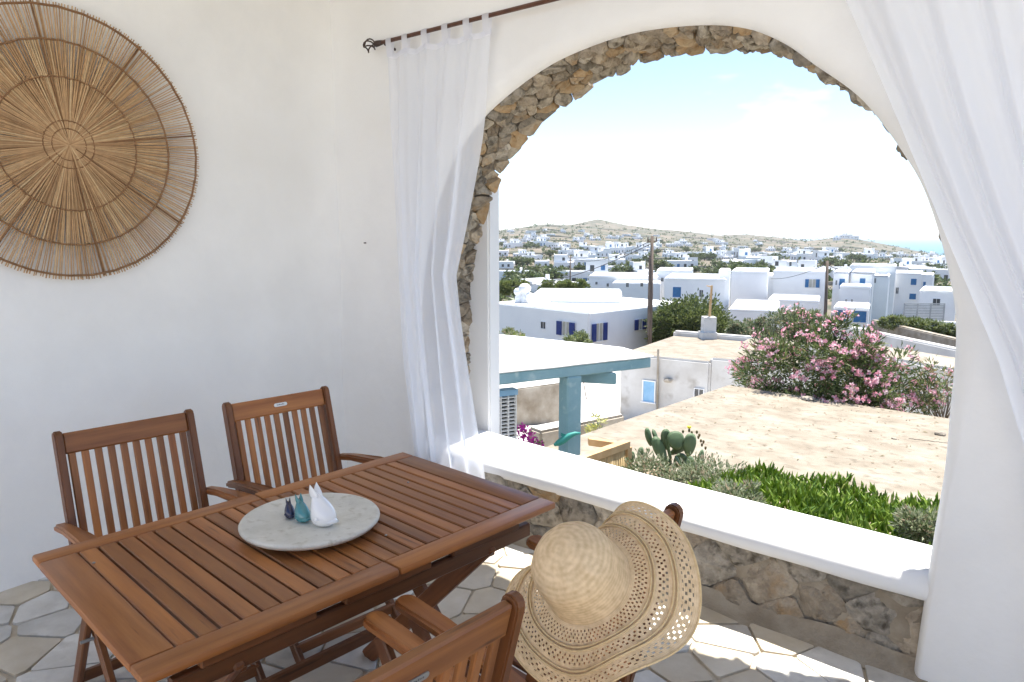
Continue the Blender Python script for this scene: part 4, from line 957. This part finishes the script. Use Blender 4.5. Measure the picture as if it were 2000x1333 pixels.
q = MB(); p0 = on_plane(1287, 690, a, nb) - nb * .06; q.tube([p0 + ZV * .12, p0, on_plane(1285, 815, a, nb) - nb * .06], .03, 6); sub(q.build('drain_pipe', CONC), gh)
cp_ = pz(1383, 661, zr); q = MB(); q.box(cp_ - RV * .20 - FV * .2, RV * .40, FV * .4, ZV * .72); q.box(cp_ - RV * .28 - FV * .28, RV * .5, FV * .5, ZV * .22); sub(q.build('chimney', STAINED), gh)
q = MB(); q.tube([cp_ + ZV * .7 + RV * .02, cp_ + ZV * 1.75 + RV * .05], [.045, .035], 6); q.tube([cp_ + ZV * 1.7 + RV * .05, cp_ + ZV * 1.74 - RV * .12], .018, 5); sub(q.build('antenna_post', PINE), gh)
# lane bits seen under the pergola
mb = MB(); g1 = 30
for j in range(g1 + 1):
    for i in range(g1 + 1): r, f = -4 + 13.0 * i / g1, 9 + 24 * j / g1; mb.v.append(tuple(rf(r, f, gz_rf(r, f) + .14)))
for j in range(g1):
    for i in range(g1): a_ = j * (g1 + 1) + i; mb.face((a_, a_ + 1, a_ + g1 + 2, a_ + g1 + 1))
tag(mb.build('lane', PAVC, smooth=True), kind='structure')
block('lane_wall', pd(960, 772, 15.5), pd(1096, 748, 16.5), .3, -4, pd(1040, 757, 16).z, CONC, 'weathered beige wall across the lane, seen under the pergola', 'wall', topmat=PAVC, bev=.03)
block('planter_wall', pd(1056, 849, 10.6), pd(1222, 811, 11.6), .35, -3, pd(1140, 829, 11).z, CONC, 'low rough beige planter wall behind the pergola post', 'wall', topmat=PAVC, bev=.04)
# pergola
PZ = .45
pg = thing('pergola', Vector((*pd(1143, 800, 6.0).xy, -1.9)), 'blue painted timber pergola with white canvas roof', 'pergola')
na_, nb_ = pz(900, 738, PZ), pz(1272, 698, PZ); bd = (nb_ - na_).normalized(); bn = Vector((-bd.y, bd.x, 0)); bn = bn if bn.dot(FV) > 0 else -bn
def beam(name, o, a, b, c, mat, bev=.008):
    q = MB(); q.box(o, a, b, c); me = q.mesh(name, mat); bm = bmesh.new(); bm.from_mesh(me); bmesh.ops.bevel(bm, geom=bm.edges[:], offset=bev, segments=1, affect='EDGES'); bm.to_mesh(me); bm.free(); return sub(link(bpy.data.objects.new(name, me)), pg)
Lb = (nb_ - na_).length
beam('front_beam', na_ - ZV * .10, bd * Lb, bn * .07, ZV * .095, BLUEP)
fa = pz(960, 655, PZ); far_d = (fa - na_).dot(bn)
for k, s in enumerate((.12, .42, .70)): beam('rafter', na_ + bd * Lb * s + bn * .071 - ZV * .07, bd * .06, bn * (far_d - .1), ZV * .065, BLUEP)
pb = pz(1144, 742, PZ - .10); beam('post', pb - bd * .08 + bn * .16 - ZV * (PZ - .235 + 1.9), bd * .155, bn * .15, ZV * (PZ - .235 + 1.9), BLUEP, .012)
cbd = (pz(1208, 742, .30) - pz(1135, 738, .30)).normalized()
beam('cross_beam', pz(1132, 752, .235) + bn * .13, cbd * .42, bn * .12, ZV * .11, BLUEP)
mb = MB(); gx, gy = 24, 10                            # canvas sheet, slightly sagging between rafters
c00, c10, c01, c11 = na_ - bn * .01, nb_ - bn * .01 + bd * .02, pz(900, 647, PZ), pz(1216, 681, PZ)
for z in (0, -.012):
    for j in range(gy + 1):
        for i in range(gx + 1):
            u, v = i / gx, j / gy; p = c00.lerp(c10, u).lerp(c01.lerp(c11, u), v); mb.v.append(tuple(p + ZV * (.012 + z - .018 * math.sin(math.pi * u * 3) ** 2 * math.sin(math.pi * v) + .006 * noise.noise(p * 3))))
M_ = (gx + 1) * (gy + 1)
for j in range(gy):
    for i in range(gx): a_ = j * (gx + 1) + i; mb.face((a_, a_ + 1, a_ + gx + 2, a_ + gx + 1)); mb.face((M_ + a_, M_ + a_ + gx + 1, M_ + a_ + gx + 2, M_ + a_ + 1))
for i in range(gx): mb.face((i + 1, i, M_ + i, M_ + i + 1)); b_ = gy * (gx + 1); mb.face((b_ + i, b_ + i + 1, M_ + b_ + i + 1, M_ + b_ + i))
sub(mb.build('canvas', CANVAS, smooth=True), pg)
q = MB(); q.tube([pb + RV * -.02 - FV * .02 + ZV * -.02, pb - FV * .03 - ZV * .14, pb + RV * .01 - FV * .03 - ZV * .17], .004, 5); sub(q.build('hook', IRON), pg)
# louvred shutter panel under the canopy
lv = thing('louvre_panel', Vector((*pd(985, 800, 6.4).xy, -1.0)), 'white louvred ventilation panel under the pergola', 'louvre'); lo_ = pd(1008, 772, 6.4); ld = (RV * -.9 + FV * -.42).normalized(); ln_ = Vector((-ld.y, ld.x, 0)); ln_ = -ln_ if ln_.dot(FV) > 0 else ln_
q = MB(); q.box(lo_ - ZV * .75 - ln_ * .06, ld * .6, ln_ * .02, ZV * .76); sub(q.build('dark_back', DARK), lv)
for k in range(5): q = MB(); q.box(lo_ + ld * (k * .075 - .005) - ZV * .75 - ln_ * .03, ld * .010, ln_ * .035, ZV * .76); sub(q.build('stile', WHITE), lv)
for k in range(22): q = MB(); q.box(lo_ - ZV * (.02 + k * .034) - ln_ * .03, ld * .6, ln_ * .03 - ZV * .004, ZV * .009); sub(q.build('louvre', WHITE), lv)
q = MB(); q.box(lo_ + ZV * .01 - ln_ * .07, ld * .6, ln_ * .11, ZV * .05); sub(q.build('head_board', LBLUE), lv)
# bougainvillea, teal ornament, yellow plant, bamboo fence
bg_ = pd(1022, 850, 7.2); bush('bougainvillea', 'small magenta bougainvillea flowering under the pergola', 'shrub', bg_ - ZV * .22, .14, .14, .34, 34, 22, .03, .024, [MAG, MAG, SG2], (5, 3, 1), stems=5, spread=.28, seed=31, stemr=.004)
bush('bougainvillea', 'low magenta flowers spilling along the foot of the louvred panel', 'shrub', pd(1040, 868, 6.6) - ZV * .10, .16, .14, .14, 22, 16, .028, .022, [MAG, SG3, SG2], (5, 2, 2), stems=3, spread=.3, seed=32, stemr=.004)
yb = pd(1168, 842, 9.0); bush('yellow_shrub', 'yellow green spiky plant beside the pergola post', 'shrub', yb - ZV * .30, .12, .12, .52, 20, 22, .09, .014, [YEL, SG1], (5, 2), stems=4, spread=.3, seed=33, stemr=.012)
tl = thing('teal_dolphin', Vector((*pd(1105, 860, 6.2).xy, pd(1105, 870, 6.2).z)), 'teal painted leaping dolphin ornament beside the pergola post', 'ornament')
q = MB(); pts = [pd(x, y, 6.2) - tl.location for x, y in ((1082, 870), (1090, 866), (1100, 860), (1112, 852), (1124, 847), (1134, 847))]; q.tube(pts, [.012, .028, .034, .028, .018, .008], 8); q.build('body', TEAL, tl, True)
q = MB(); p = pd(1101, 856, 6.2) - tl.location; q.poly([p, p - RV * .03 + ZV * .05, p + RV * .05 + ZV * .02]); q.box(p - FV * .004 - ZV * .005, RV * .045 - ZV * .0, FV * .012, ZV * .035 - RV * .03); q.build('fin', TEAL, tl)
bf = thing('bamboo_fence', Vector((*pd(1190, 900, 4.8).xy, -1.0)), 'low bamboo fence with raw timber rail beside the blue post', 'fence')
f0, f1 = pz(1128, 895, .15), pz(1221, 862, .15); fd = (f1 - f0).normalized(); fn = Vector((-fd.y, fd.x, 0)); FL = (f1 - f0).length
q = MB(); q.box(f0 - fn * .03 - ZV * .05, fd * (FL + .02), fn * .06, ZV * .05); sub(q.build('top_rail', PINE), bf)
q = MB(); q.box(f1 - fn * .026 - ZV * 1.0, fd * .05, fn * .052, ZV * .95); sub(q.build('end_post', PINE), bf)
nbm = 26; bmesh_ = None
for k in range(nbm):
    q = MB(); h0 = .95 + .02 * math.sin(k * 3.1); p = f0 + fd * (FL * (k + .5) / nbm); q.tube([(0, 0, -h0), (0, 0, -.045)], .0085 + .002 * math.sin(k * 5.3), 6)
    o = sub(q.build('bamboo_cane', BAMBOO, None, True), bf); o.location = p
q = MB(); r0 = pz(1150, 858, .12); r1 = pz(1206, 866, .12); q.box(r0 - ZV * .05, r1 - r0, FV * .06, ZV * .05); sub(q.build('back_rail', PINE), bf)

# ------------------------------------------------------------------ middle distance houses
def house(name, label, segs, wins, cat='house', mat=WHITE, group=None):
    """segs: (x0,y0,x1,y1,t0,depth,rim) front edge by sight lines at the top; the second end takes the first one's height"""
    t = None; faces = []
    for i, (x0, y0, x1, y1, t0, dep, rim) in enumerate(segs):
        p0 = pd(x0, y0, t0)
        if abs(y1 - y0) > 8: p1 = pz(x1, y1, p0.z)
        else:                                          # front square to the line of sight, turned a little
            um = ((x0 + x1) / 2 + 60 - 1000) / FPX; hd = (RV * um + FV).normalized(); n2 = Vector((hd.x, hd.y, 0)); r_ = ray(x1, y0); p1 = CAMP + r_ * ((p0 - CAMP).dot(n2) / r_.dot(n2))
        p1.z = p0.z
        gz0 = min(ground_at(p0), ground_at(p1)) - .5
        if t is None: t = thing(name, Vector((p0.x, p0.y, gz0)), label, cat, group)
        a, d, nb, L_, o = block('wall', p0, p1, dep, gz0 - 1.0, p0.z, mat, parent=t, rim=rim, rimw=.3, bev=.08, topmat=None); faces.append((a, nb))
        # side face plane at the near-right end and near-left end
        faces[-1] = (a, nb, d, a + d * L_)
    for w in wins:
        si, side = w[0], w[1]; a, nb, d, e = faces[si]
        pl = (a, nb) if side == 'f' else ((e, d) if side == 'r' else (a, d))
        window(t, Vector((pl[0].x, pl[0].y, 0)), pl[1], *w[2:6], *(w[6:]))
    return t, faces
h1, f1_ = house('white_house', 'white cubic house with open navy shutters behind the pergola', [(1150, 611, 960, 591, 40, 9.5, .0), (1040, 574, 1215, 566, 46, 5, .0)],
      [(0, 'f', 1057, 629, 1066, 642, 'dark'), (0, 'f', 1099, 629, 1113, 656, 'cream', 'navy', .72), (0, 'l', 1163, 632, 1176, 666, 'cream', 'navy', .6), (0, 'l', 1245, 624, 1253, 644, 'cream', 'navy', .8)])
for k, (px, py_) in enumerate(((1025, 590), (1012, 588))):
    p = pd(px, py_, 46); s = (1.0, .72)[k]; q = MB(); q.lathe([(.30 * s, 0), (.30 * s, .5 * s), (.22 * s, .62 * s), (.40 * s, .85 * s), (.42 * s, 1.05 * s), (.25 * s, 1.25 * s), (.08 * s, 1.3 * s)], 14, 0, p - ZV * .1); sub(q.build('chimney_pot', WHITE, None, True), h1)
q = MB(); p = pd(1045, 590, 45); q.box(p - RV * .5, RV * 1.5 - ZV * .3, FV * .8 + ZV * .5, ZV * .06); sub(q.build('solar_panel', WHITE), h1)
house('white_house', 'long low white house with small dark windows behind the utility pole', [(1150, 543, 1285, 546, 72, 7, .25), (1196, 552, 1290, 552, 68, 4, .0)],
      [(0, 'f', 1163, 551, 1167, 556, 'dark'), (0, 'f', 1185, 554, 1189, 560, 'dark'), (1, 'f', 1223, 553, 1228, 561, 'dark'), (1, 'f', 1251, 553, 1256, 560, 'dark')])
house('white_house', 'white house with bright blue door and tiny window above the round tree', [(1298, 546, 1418, 546, 62, 8, .15), (1282, 529, 1352, 529, 72, 6, .1), (1404, 526, 1426, 526, 61.8, 2.2, 0), (1356, 541, 1404, 541, 66, 6, .0)],
      [(0, 'f', 1314, 561, 1330, 581, 'blue'), (0, 'f', 1366, 567, 1373, 580, 'dark'), (1, 'f', 1291, 543, 1296, 550, 'dark')])
house('white_house', 'white house block on the right of the blue door house', [(1428, 533, 1500, 529, 70, 8, .2)], [])
house('white_house', 'wide white house with blue shuttered window beside the leaning pole', [(1510, 532, 1616, 536, 74, 9, .2), (1497, 538, 1512, 538, 74.5, 6, 0)], [(0, 'f', 1580, 546, 1593, 562, 'cream', 'blue', .55)])
house('white_house', 'white stepped house with several blue doors and windows', [(1628, 533, 1658, 533, 71, 8, .1), (1664, 533, 1706, 533, 70.5, 8, .1), (1640, 563, 1700, 566, 67, 4, .25), (1660, 521, 1750, 521, 80, 6, .2), (1706, 540, 1736, 536, 74, 6, .1)],
      [(0, 'f', 1639, 545, 1650, 564, 'blue'), (1, 'f', 1679, 544, 1690, 559, 'blue'), (4, 'f', 1708, 544, 1711, 553, 'dark'), (0, 'f', 1632, 548, 1635, 557, 'dark'), (3, 'f', 1720, 537, 1725, 547, 'dark'), (2, 'f', 1651, 585, 1654, 598, 'dark'), (2, 'f', 1662, 585, 1665, 598, 'dark')])
house('white_house', 'white two storey house with four blue windows on the right', [(1735, 535, 1800, 531, 84, 8, .15), (1795, 538, 1822, 538, 83, 6, .1)],
      [(0, 'f', 1779, 545, 1790, 557, 'blue'), (1, 'f', 1803, 551, 1808, 562, 'blue'), (0, 'f', 1776, 574, 1789, 585, 'blue'), (0, 'f', 1735, 562, 1742, 569, 'blue'), (0, 'f', 1750, 562, 1755, 574, 'dark')])
house('white_house', 'small white house with square dark window beside the slatted fence', [(1796, 569, 1868, 569, 60, 6, .1)], [(0, 'f', 1822, 584, 1836, 597, 'dark')])
house('white_house', 'white garage block with wide blue gate behind the oleander', [(1628, 602, 1697, 604, 54, 5, .1)], [(0, 'f', 1633, 606, 1655, 628, 'blue'), (0, 'f', 1667, 608, 1692, 630, 'blue')])
house('white_house', 'low white terrace building between the round tree and the oleander', [(1424, 606, 1520, 612, 56, 9, .12), (1500, 588, 1600, 594, 66, 6, .2)], [])
# slatted fence panel
fp0, fp1 = pd(1767, 594, 57), pd(1845, 594, 57); sf = thing('slatted_fence', Vector((*fp0.xy, fp0.z - 1.6)), 'grey horizontal slatted fence panel beside the small white house', 'fence')
for k in range(11): q = MB(); q.box(fp0 - ZV * (.13 * k + .05), fp1 - fp0, FV * .04, ZV * .095); sub(q.build('slat', SLATG), sf)
for s in (0, .33, .66, 1): q = MB(); q.box(fp0.lerp(fp1, s) + FV * .045 - ZV * 1.8, RV * .09, FV * .08, ZV * 1.85); sub(q.build('post', SLATG), sf)
block('garden_wall', pd(1750, 626, 56), pd(1880, 630, 54), .4, -9, pd(1800, 627, 55).z, WHITE, 'low white garden wall under the slatted fence', 'wall', bev=.05)
# utility poles and lines
def upole(px, y0_, y1_, t_, r_, label, lean=0):
    p = pd(px, y1_, t_); q0 = pd(px + lean, y0_, t_); t = thing('utility_pole', Vector((p.x, p.y, min(p.z, ground_at(p)) - .2)), label, 'utility pole', 'utility poles'); q = MB(); b = Vector((0, 0, 0)); top = q0 - t.location; top.x, top.y = top.x, top.y
    q.tube([b, top * .5 + Vector((.02, 0, 0)), top], [r_ * 1.15, r_, r_ * .8], 9); q.build('post', POLEW, t, True)
    q = MB(); q.tube([top - ZV * .25 - RV * .26, top - ZV * .25 + RV * .26], .035, 5); 
    for s in (-.22, .22): q.tube([top - ZV * .25 + RV * s, top - ZV * .05 + RV * s], .03, 5)
    q.build('cross_arm', POLEW, t); return top + t.location
tp1 = upole(1269, 462, 664, 36, .10, 'tall weathered wooden utility pole beside the round tree', 5)
q = MB(); b_ = pd(1266, 640, 35.7); q.tube([pd(1265.5, 655, 35.8), pd(1269, 500, 35.8)], [.05, .045], 6); sub(q.build('brace', POLEW), bpy.data.objects['utility_pole'])
tp2 = upole(1611, 510, 640, 48, .11, 'leaning reddish utility pole in front of the white houses', 5)
tp3 = upole(1113, 500, 572, 90, .10, 'thin far utility pole above the hedge', 1)
def cable(a, b, sag, label, r_=.018):
    q = MB(); q.tube([a.lerp(b, k / 14) - ZV * sag * 4 * (k / 14) * (1 - k / 14) for k in range(15)], r_, 4); tag(q.build('power_line', CABLE), label, 'power line', 'overhead power lines')
cable(tp1 - ZV * .2, tp3 - ZV * .1, .8, 'black power line from the tall pole to the thin far pole', .02)
cable(tp1 - ZV * .35, pd(1000, 560, 52), .5, 'black power line from the tall pole down to the navy shuttered house', .022)
cable(tp2 - ZV * .2, pd(1505, 545, 74), .3, 'black power line from the leaning pole to the wide white house', .022)
cable(tp2 - ZV * .3, pd(1720, 534, 75), .3, 'black power line from the leaning pole to the stepped house', .022)
# car on the lane
cc = pd(1830, 653, 44); car = thing('parked_car', Vector((cc.x, cc.y, cc.z - 1.42)), 'dark parked car showing its roof above the lane wall', 'car', rotz=YAW + .9)
q = MB(); secs = [(-2.0, .35, .75, .75), (-1.9, .3, .9, .8), (-1.0, .3, .98, .85), (-.45, .3, 1.38, .7), (.6, .3, 1.42, .7), (1.3, .3, 1.0, .83), (1.95, .32, .92, .8), (2.05, .4, .75, .72)]
for (x, z0, z1, w) in secs: q.v += [(x, -w, z0), (x, -w * .98, z1 * .62), (x, -w * .82, z1), (x, w * .82, z1), (x, w * .98, z1 * .62), (x, w, z0)]
for i in range(len(secs) - 1):
    for k in range(6): q.face((i * 6 + k, i * 6 + (k + 1) % 6, (i + 1) * 6 + (k + 1) % 6, (i + 1) * 6 + k))
q.face(tuple(range(6))); q.face(tuple((len(secs) - 1) * 6 + k for k in range(6))[::-1]); q.build('body', CARP, car, True)
for x in (-1.3, 1.3):
    for s in (-1, 1): w_ = MB(); w_.tube([(x, s * .62, .31), (x, s * .84, .31)], .31, 14); w_.build('wheel', DARK, car)
q = MB(); q.box((-.4, -.74, 1.02), (1.1, 0, 0), (0, 1.48, 0), (0, 0, .25)); q.build('window_band', GLASS, car)

# trees of the middle distance
def tree_px(name, label, px, y_top, y_bot, t_, wpx, n, seed, mats=(TR1, TR2, TR3), wts=(5, 5, 2), ll=.2, cat='tree', group='trees and hedges in the town'):
    b = pd(px, y_bot, t_); h = (pd(px, y_top, t_) - b).z; r = wpx / FPX * t_ / 2
    bush(name, label, cat, b, r, r * .8, h, n, 60, ll, ll * .45, list(mats), wts, stems=6, spread=.26, seed=seed, group=group, lift=.40, stemr=.06)
tree_px('round_tree', 'dense round green tree beside the tall utility pole', 1348, 586, 674, 43, 158, 190, 41, ll=.24)
tree_px('round_tree', 'smaller green shrub leaning against the foot of the round tree', 1292, 600, 672, 41.5, 50, 50, 42, ll=.18)
tree_px('leafy_shrub', 'pale green shrub in front of the navy shuttered window', 1127, 646, 690, 34, 52, 40, 43, (SG1, SG2, TR3), (4, 4, 3), .15)
tree_px('leafy_shrub', 'low green plant at the edge of the pergola roof', 995, 644, 675, 30, 60, 26, 44, (SG1, TR3, SG3), (4, 4, 1), .14)
for k, (px, yt, yb_, w, lab) in enumerate(((1470, 622, 662, 70, 'green shrub beside the dark gap right of the round tree'), (1520, 606, 662, 80, 'grey green feathery shrub behind the oleander'), (1572, 598, 660, 70, 'sparse silvery shrub behind the oleander near the leaning pole'), (1440, 628, 664, 40, 'low bright green shrub at the end of the terrace building'))):
    tree_px('leafy_shrub', lab, px, yt, yb_, 40 - k, w, 40, 50 + k, (SG2, SG1, SG3), (4, 4, 1), .17)
for k, (px, yt, yb_, w, lab) in enumerate(((1745, 620, 640, 50, 'green hedge shrub at the left end of the lane wall'), (1785, 622, 648, 50, 'pale flowering hedge shrub behind the lane wall'), (1822, 628, 652, 46, 'green hedge shrub above the parked car'), (1857, 632, 668, 30, 'dark green shrub against the pillar edge'))):
    tree_px('hedge_shrub', lab, px, yt, yb_, 34, w, 36, 60 + k, (TR1, SG1, TR3), (4, 3, 3), .15)
for k, px in enumerate((985, 1015, 1070, 1100, 1130)):
    tree_px('hedge_shrub', ('bright green hedge clump behind the chimney pots', 'bright green hedge clump between chimney pot and thin pole', 'bright green hedge clump left of the far thin pole', 'bright green hedge clump behind the far thin pole', 'bright green hedge clump at the right end of the hedge')[k], px, 549 - (k % 2) * 3, 574, 60, 36, 30, 70 + k, (TR3, TR1), (5, 3), .22)
sg = MB(); rnd = random.Random(8); pA = pd(1462, 582, 78); 
for k in range(1500):
    p = pA + RV * rnd.uniform(0, 2.9) + FV * rnd.uniform(0, 4); z = pA.z - .3 + .38 * (p - pA).dot(RV) / 2.9 * 1.3 + .18 * (p - pA).dot(FV); d = Vector((rnd.gauss(0, .3), rnd.gauss(0, .3), 1)).normalized(); sg.leaf(Vector((p.x, p.y, z)), d, d.cross(rv()).normalized(), rnd.uniform(.25, .6), .07)
tag(sg.build('dry_grass', STRAW), 'patch of golden dry grass between white houses', 'grass', kind='stuff')

# ------------------------------------------------------------------ the town on the far hillside
def far_house_mesh(k):
    rnd = random.Random(100 + k); q = MB(); parts = [(0, 0, rnd.uniform(8, 13), rnd.uniform(6, 8), rnd.uniform(2.9, 3.4))]
    w, d, h = parts[0][2:]
    if k % 3 != 0: parts.append((rnd.uniform(-.3, .3) * w, d * .15, w * rnd.uniform(.35, .6), d * .7, h * rnd.uniform(1.5, 2.0)))
    if k % 2: parts.append((w * .62, rnd.uniform(-1, 1), w * .5, d * .6, h * rnd.uniform(.75, 1.1)))
    for (x, y, ww, dd, hh) in parts:
        q.box((x - ww / 2, y - dd / 2, -4), (ww, 0, 0), (0, dd, 0), (0, 0, hh + 4))
        q.box((x - ww / 2 - .01, y - dd / 2 - .01, hh), (ww + .02, 0, 0), (0, .3, 0), (0, 0, .35)); q.box((x - ww / 2 - .012, y + dd / 2 - .3, hh), (ww + .024, 0, 0), (0, .3, 0), (0, 0, .35))
        fl = 1 if hh < 4 else 2
        for f in range(fl):
            for s in range(int(ww // 2.6)):
                if rnd.random() < .25: continue
                xx = x - ww / 2 + 1.0 + s * 2.6; z = .9 + f * 3.0; hh_ = 1.2 if rnd.random() < .7 else 2.0
                if hh_ > 1.5: z -= .8
                for yy in (y - dd / 2 - .05, y + dd / 2 - .03): q.box((xx, yy, z), (1.0, 0, 0), (0, .08, 0), (0, 0, hh_), 1 if rnd.random() < .85 else 2)
            for xx in (x - ww / 2 - .05, x + ww / 2 - .03):
                for s in range(int(dd // 3)):
                    q.box((xx, y - dd / 2 + 1.2 + s * 3, .9 + f * 3.0), (.08, 0, 0), (0, 1.0, 0), (0, 0, 1.2), 1 if rnd.random() < .85 else 2)
    if k % 2 == 0: q.box((w * .2, 0, h), (.7, 0, 0), (0, .7, 0), (0, 0, 1.3))
    return q.mesh('far_house', [WHITE, GLASS, BLUE])
FH = [far_house_mesh(k) for k in range(8)]
FHL = ['small plain white cubic house on the far hillside', 'white hillside house with a low side wing and upper storey', 'white hillside house with a raised upper room', 'long plain white hillside house with a side wing', 'white hillside house with a tall upper block and roof chimney',
       'wide white hillside house with upper storey and low wing', 'plain flat-roofed white hillside house with a roof chimney', 'broad white hillside house with upper floor and side annex']
placed = []; rnd = random.Random(21)
def put_house(px, d, k=None, s=1.0, rot=None):
    f = d; r = (px - 1000) / (FPX * .995) * f; p = rf(r, f); z = gz_rf(r, f)
    for (a, b, m) in placed:
        if (a - p.x) ** 2 + (b - p.y) ** 2 < (m + 6.5 * s) ** 2: return False
    k = rnd.randrange(8) if k is None else k; o = bpy.data.objects.new('hillside_house', FH[k]); link(o); o.location = (p.x, p.y, z - .3); o.rotation_euler = (0, 0, YAW + (rnd.choice((0, .45, -.5, .9, -.9, 1.57)) + rnd.uniform(-.12, .12) if rot is None else rot)); o.scale = (s, s, s)
    tag(o, FHL[k], 'house', 'white houses on the far hillside'); placed.append((p.x, p.y, 6.5 * s)); return True
for (px, d, k, s) in ((1125, 330, 1, 1.0), (1190, 470, 5, 1.3), (1215, 500, 7, 1.3), (1170, 430, 4, 1.1), (1240, 560, 5, 1.2), (1265, 600, 7, 1.2), (1150, 300, 6, 1), (1085, 560, 3, 1.2), (1050, 600, 5, 1.2), (1000, 560, 1, 1.1), (1140, 560, 2, 1.2), (1455, 330, 5, 1.2), (1440, 260, 3, 1.2), (1475, 300, 0, 1),
                      (1515, 190, 2, 1), (1545, 230, 0, 1), (1350, 420, 3, 1.1), (1385, 470, 5, 1.1), (1560, 400, 7, 1.1), (1600, 500, 5, 1.2), (1640, 520, 3, 1.2), (1690, 470, 1, 1.2), (1640, 1250, 7, 1.5), (1625, 1220, 5, 1.5), (1655, 1260, 4, 1.4), (1480, 160, 6, .8), (1745, 140, 3, 1), (1830, 190, 0, .9), (1000, 210, 6, 1.0), (1100, 130, 3, .9), (1060, 150, 0, .9)):
    put_house(px, d, k, s)
tries = 0
while len(placed) < 175 and tries < 4000:
    tries += 1; px = rnd.uniform(972, 1850); far_ = rnd.random() < .7; d = math.exp(rnd.uniform(math.log(330 if far_ else 170), math.log(1080))); put_house(px, d, s=rnd.uniform(.62, .92) if far_ else rnd.uniform(.8, 1.1))
# far trees: one prototype cloud of leaf clumps, copied
def far_tree_mesh(k, mats):
    rnd = random.Random(300 + k); q = MB()
    for c in range(26):
        v = Vector((rnd.gauss(0, 1), rnd.gauss(0, 1), rnd.gauss(0, .7))); v = v.normalized() * rnd.uniform(.35, 1); c0 = Vector((v.x * 2.2, v.y * 2.2, 2.2 + v.z * 1.7))
        for m in range(16):
            d = (rv() + v * .5 + ZV * .2).normalized(); q.leaf(c0 + rv() * .7 * rnd.random(), d, d.cross(rv()).normalized(), rnd.uniform(.5, 1.0), rnd.uniform(.3, .55), rnd.choices((0, 1), (3, 2))[0])
    q.tube([(0, 0, -1.5), (.1, 0, 1.2), (0, .2, 2.4)], [.22, .18, .08], 6, 2); return q.mesh('hillside_tree', mats)
FT = [far_tree_mesh(k, [TR1, TR2, BARK] if k % 2 else [TR2, OL1, BARK]) for k in range(5)]
FTL = 'dark green rounded tree among the hillside houses'
seedpts = [(1025, 170), (1000, 165), (1095, 240), (1130, 200), (1165, 190), (1210, 300), (1255, 420), (1340, 380), (1355, 390), (1425, 230), (1410, 235), (1440, 225), (1660, 420), (1680, 430), (1755, 150), (1775, 150), (1790, 150), (1800, 155), (1215, 210), (1330, 190), (1090, 480), (1060, 640)]
n_t = 0; tries = 0
while n_t < 150 and tries < 3000:
    tries += 1
    if tries <= len(seedpts): px, d = seedpts[tries - 1]
    else: px, d = rnd.uniform(972, 1850), math.exp(rnd.uniform(math.log(120), math.log(900)))
    r = (px - 1000) / (FPX * .995) * d; p = rf(r, d)
    if any((a - p.x) ** 2 + (b - p.y) ** 2 < (m * .9) ** 2 for a, b, m in placed): continue
    o = bpy.data.objects.new('hillside_tree', rnd.choice(FT)); link(o); o.location = (p.x, p.y, gz_rf(r, d)); s = rnd.uniform(.7, 1.35); o.scale = (s * 1.2, s * 1.2, s * .9); o.rotation_euler = (0, 0, rnd.uniform(0, 6)); tag(o, ('small ' if s < .9 else 'large spreading ' if s > 1.15 else 'medium ') + FTL, 'tree', 'trees on the far hillside'); n_t += 1
# scrub and dry stone terraces
q = MB()
for k in range(2600):
    px, d = rnd.uniform(960, 1860), math.exp(rnd.uniform(math.log(110), math.log(1500))); r = (px - 1000) / (FPX * .995) * d; z = gz_rf(r, d)
    if z < -44: continue
    s = rnd.uniform(.5, 1.1) * (1 + d / 900)
    for m in range(7):
        d_v = (rv() + ZV * .5).normalized(); q.leaf(rf(r, d, z) + Vector((rnd.uniform(-1, 1), rnd.uniform(-1, 1), rnd.uniform(0, .5))) * s, d_v, d_v.cross(rv()).normalized(), s * 1.3, s * .8, rnd.choices((0, 1, 2), (4, 4, 1))[0])
tag(q.build('hillside_scrub', [TR2, OL1, SG2]), 'low dark scrub scattered over the dry hills', 'scrub', kind='stuff')
q = MB()
for k in range(70):
    px, d = rnd.uniform(965, 1820), math.exp(rnd.uniform(math.log(130), math.log(1200))); r = (px - 1000) / (FPX * .995) * d; ln = rnd.uniform(20, 70); an = rnd.uniform(-.35, .35); prev = None
    for m in range(9):
        rr, ff = r + ln * (m / 8 - .5) * math.cos(an), d + ln * (m / 8 - .5) * math.sin(an) + 2 * math.sin(m * .9); p = rf(rr, ff, gz_rf(rr, ff) - .4)
        if prev is not None: q.box(prev, p - prev, FV * .6, ZV * 1.3)
        prev = p
tag(q.build('terrace_walls', CONC), 'dry stone terrace walls crossing the far hillside', 'stone walls', kind='stuff')

# ------------------------------------------------------------------ thin sea haze in the air
def haze(dens):
    q = MB(); q.cbox((0, 0, 3), 26000, 26000, 122); m = bpy.data.materials.new('sea_haze'); m.use_nodes = True; N, L = m.node_tree.nodes, m.node_tree.links; N.clear()
    o = N.new('ShaderNodeOutputMaterial'); v = N.new('ShaderNodeVolumePrincipled'); v.inputs['Color'].default_value = (.93, .96, 1.0, 1); v.inputs['Density'].default_value = dens; v.inputs['Anisotropy'].default_value = .2
    L.new(v.outputs[0], o.inputs['Volume']); tag(q.build('haze', m), kind='stuff')
haze(.00013)
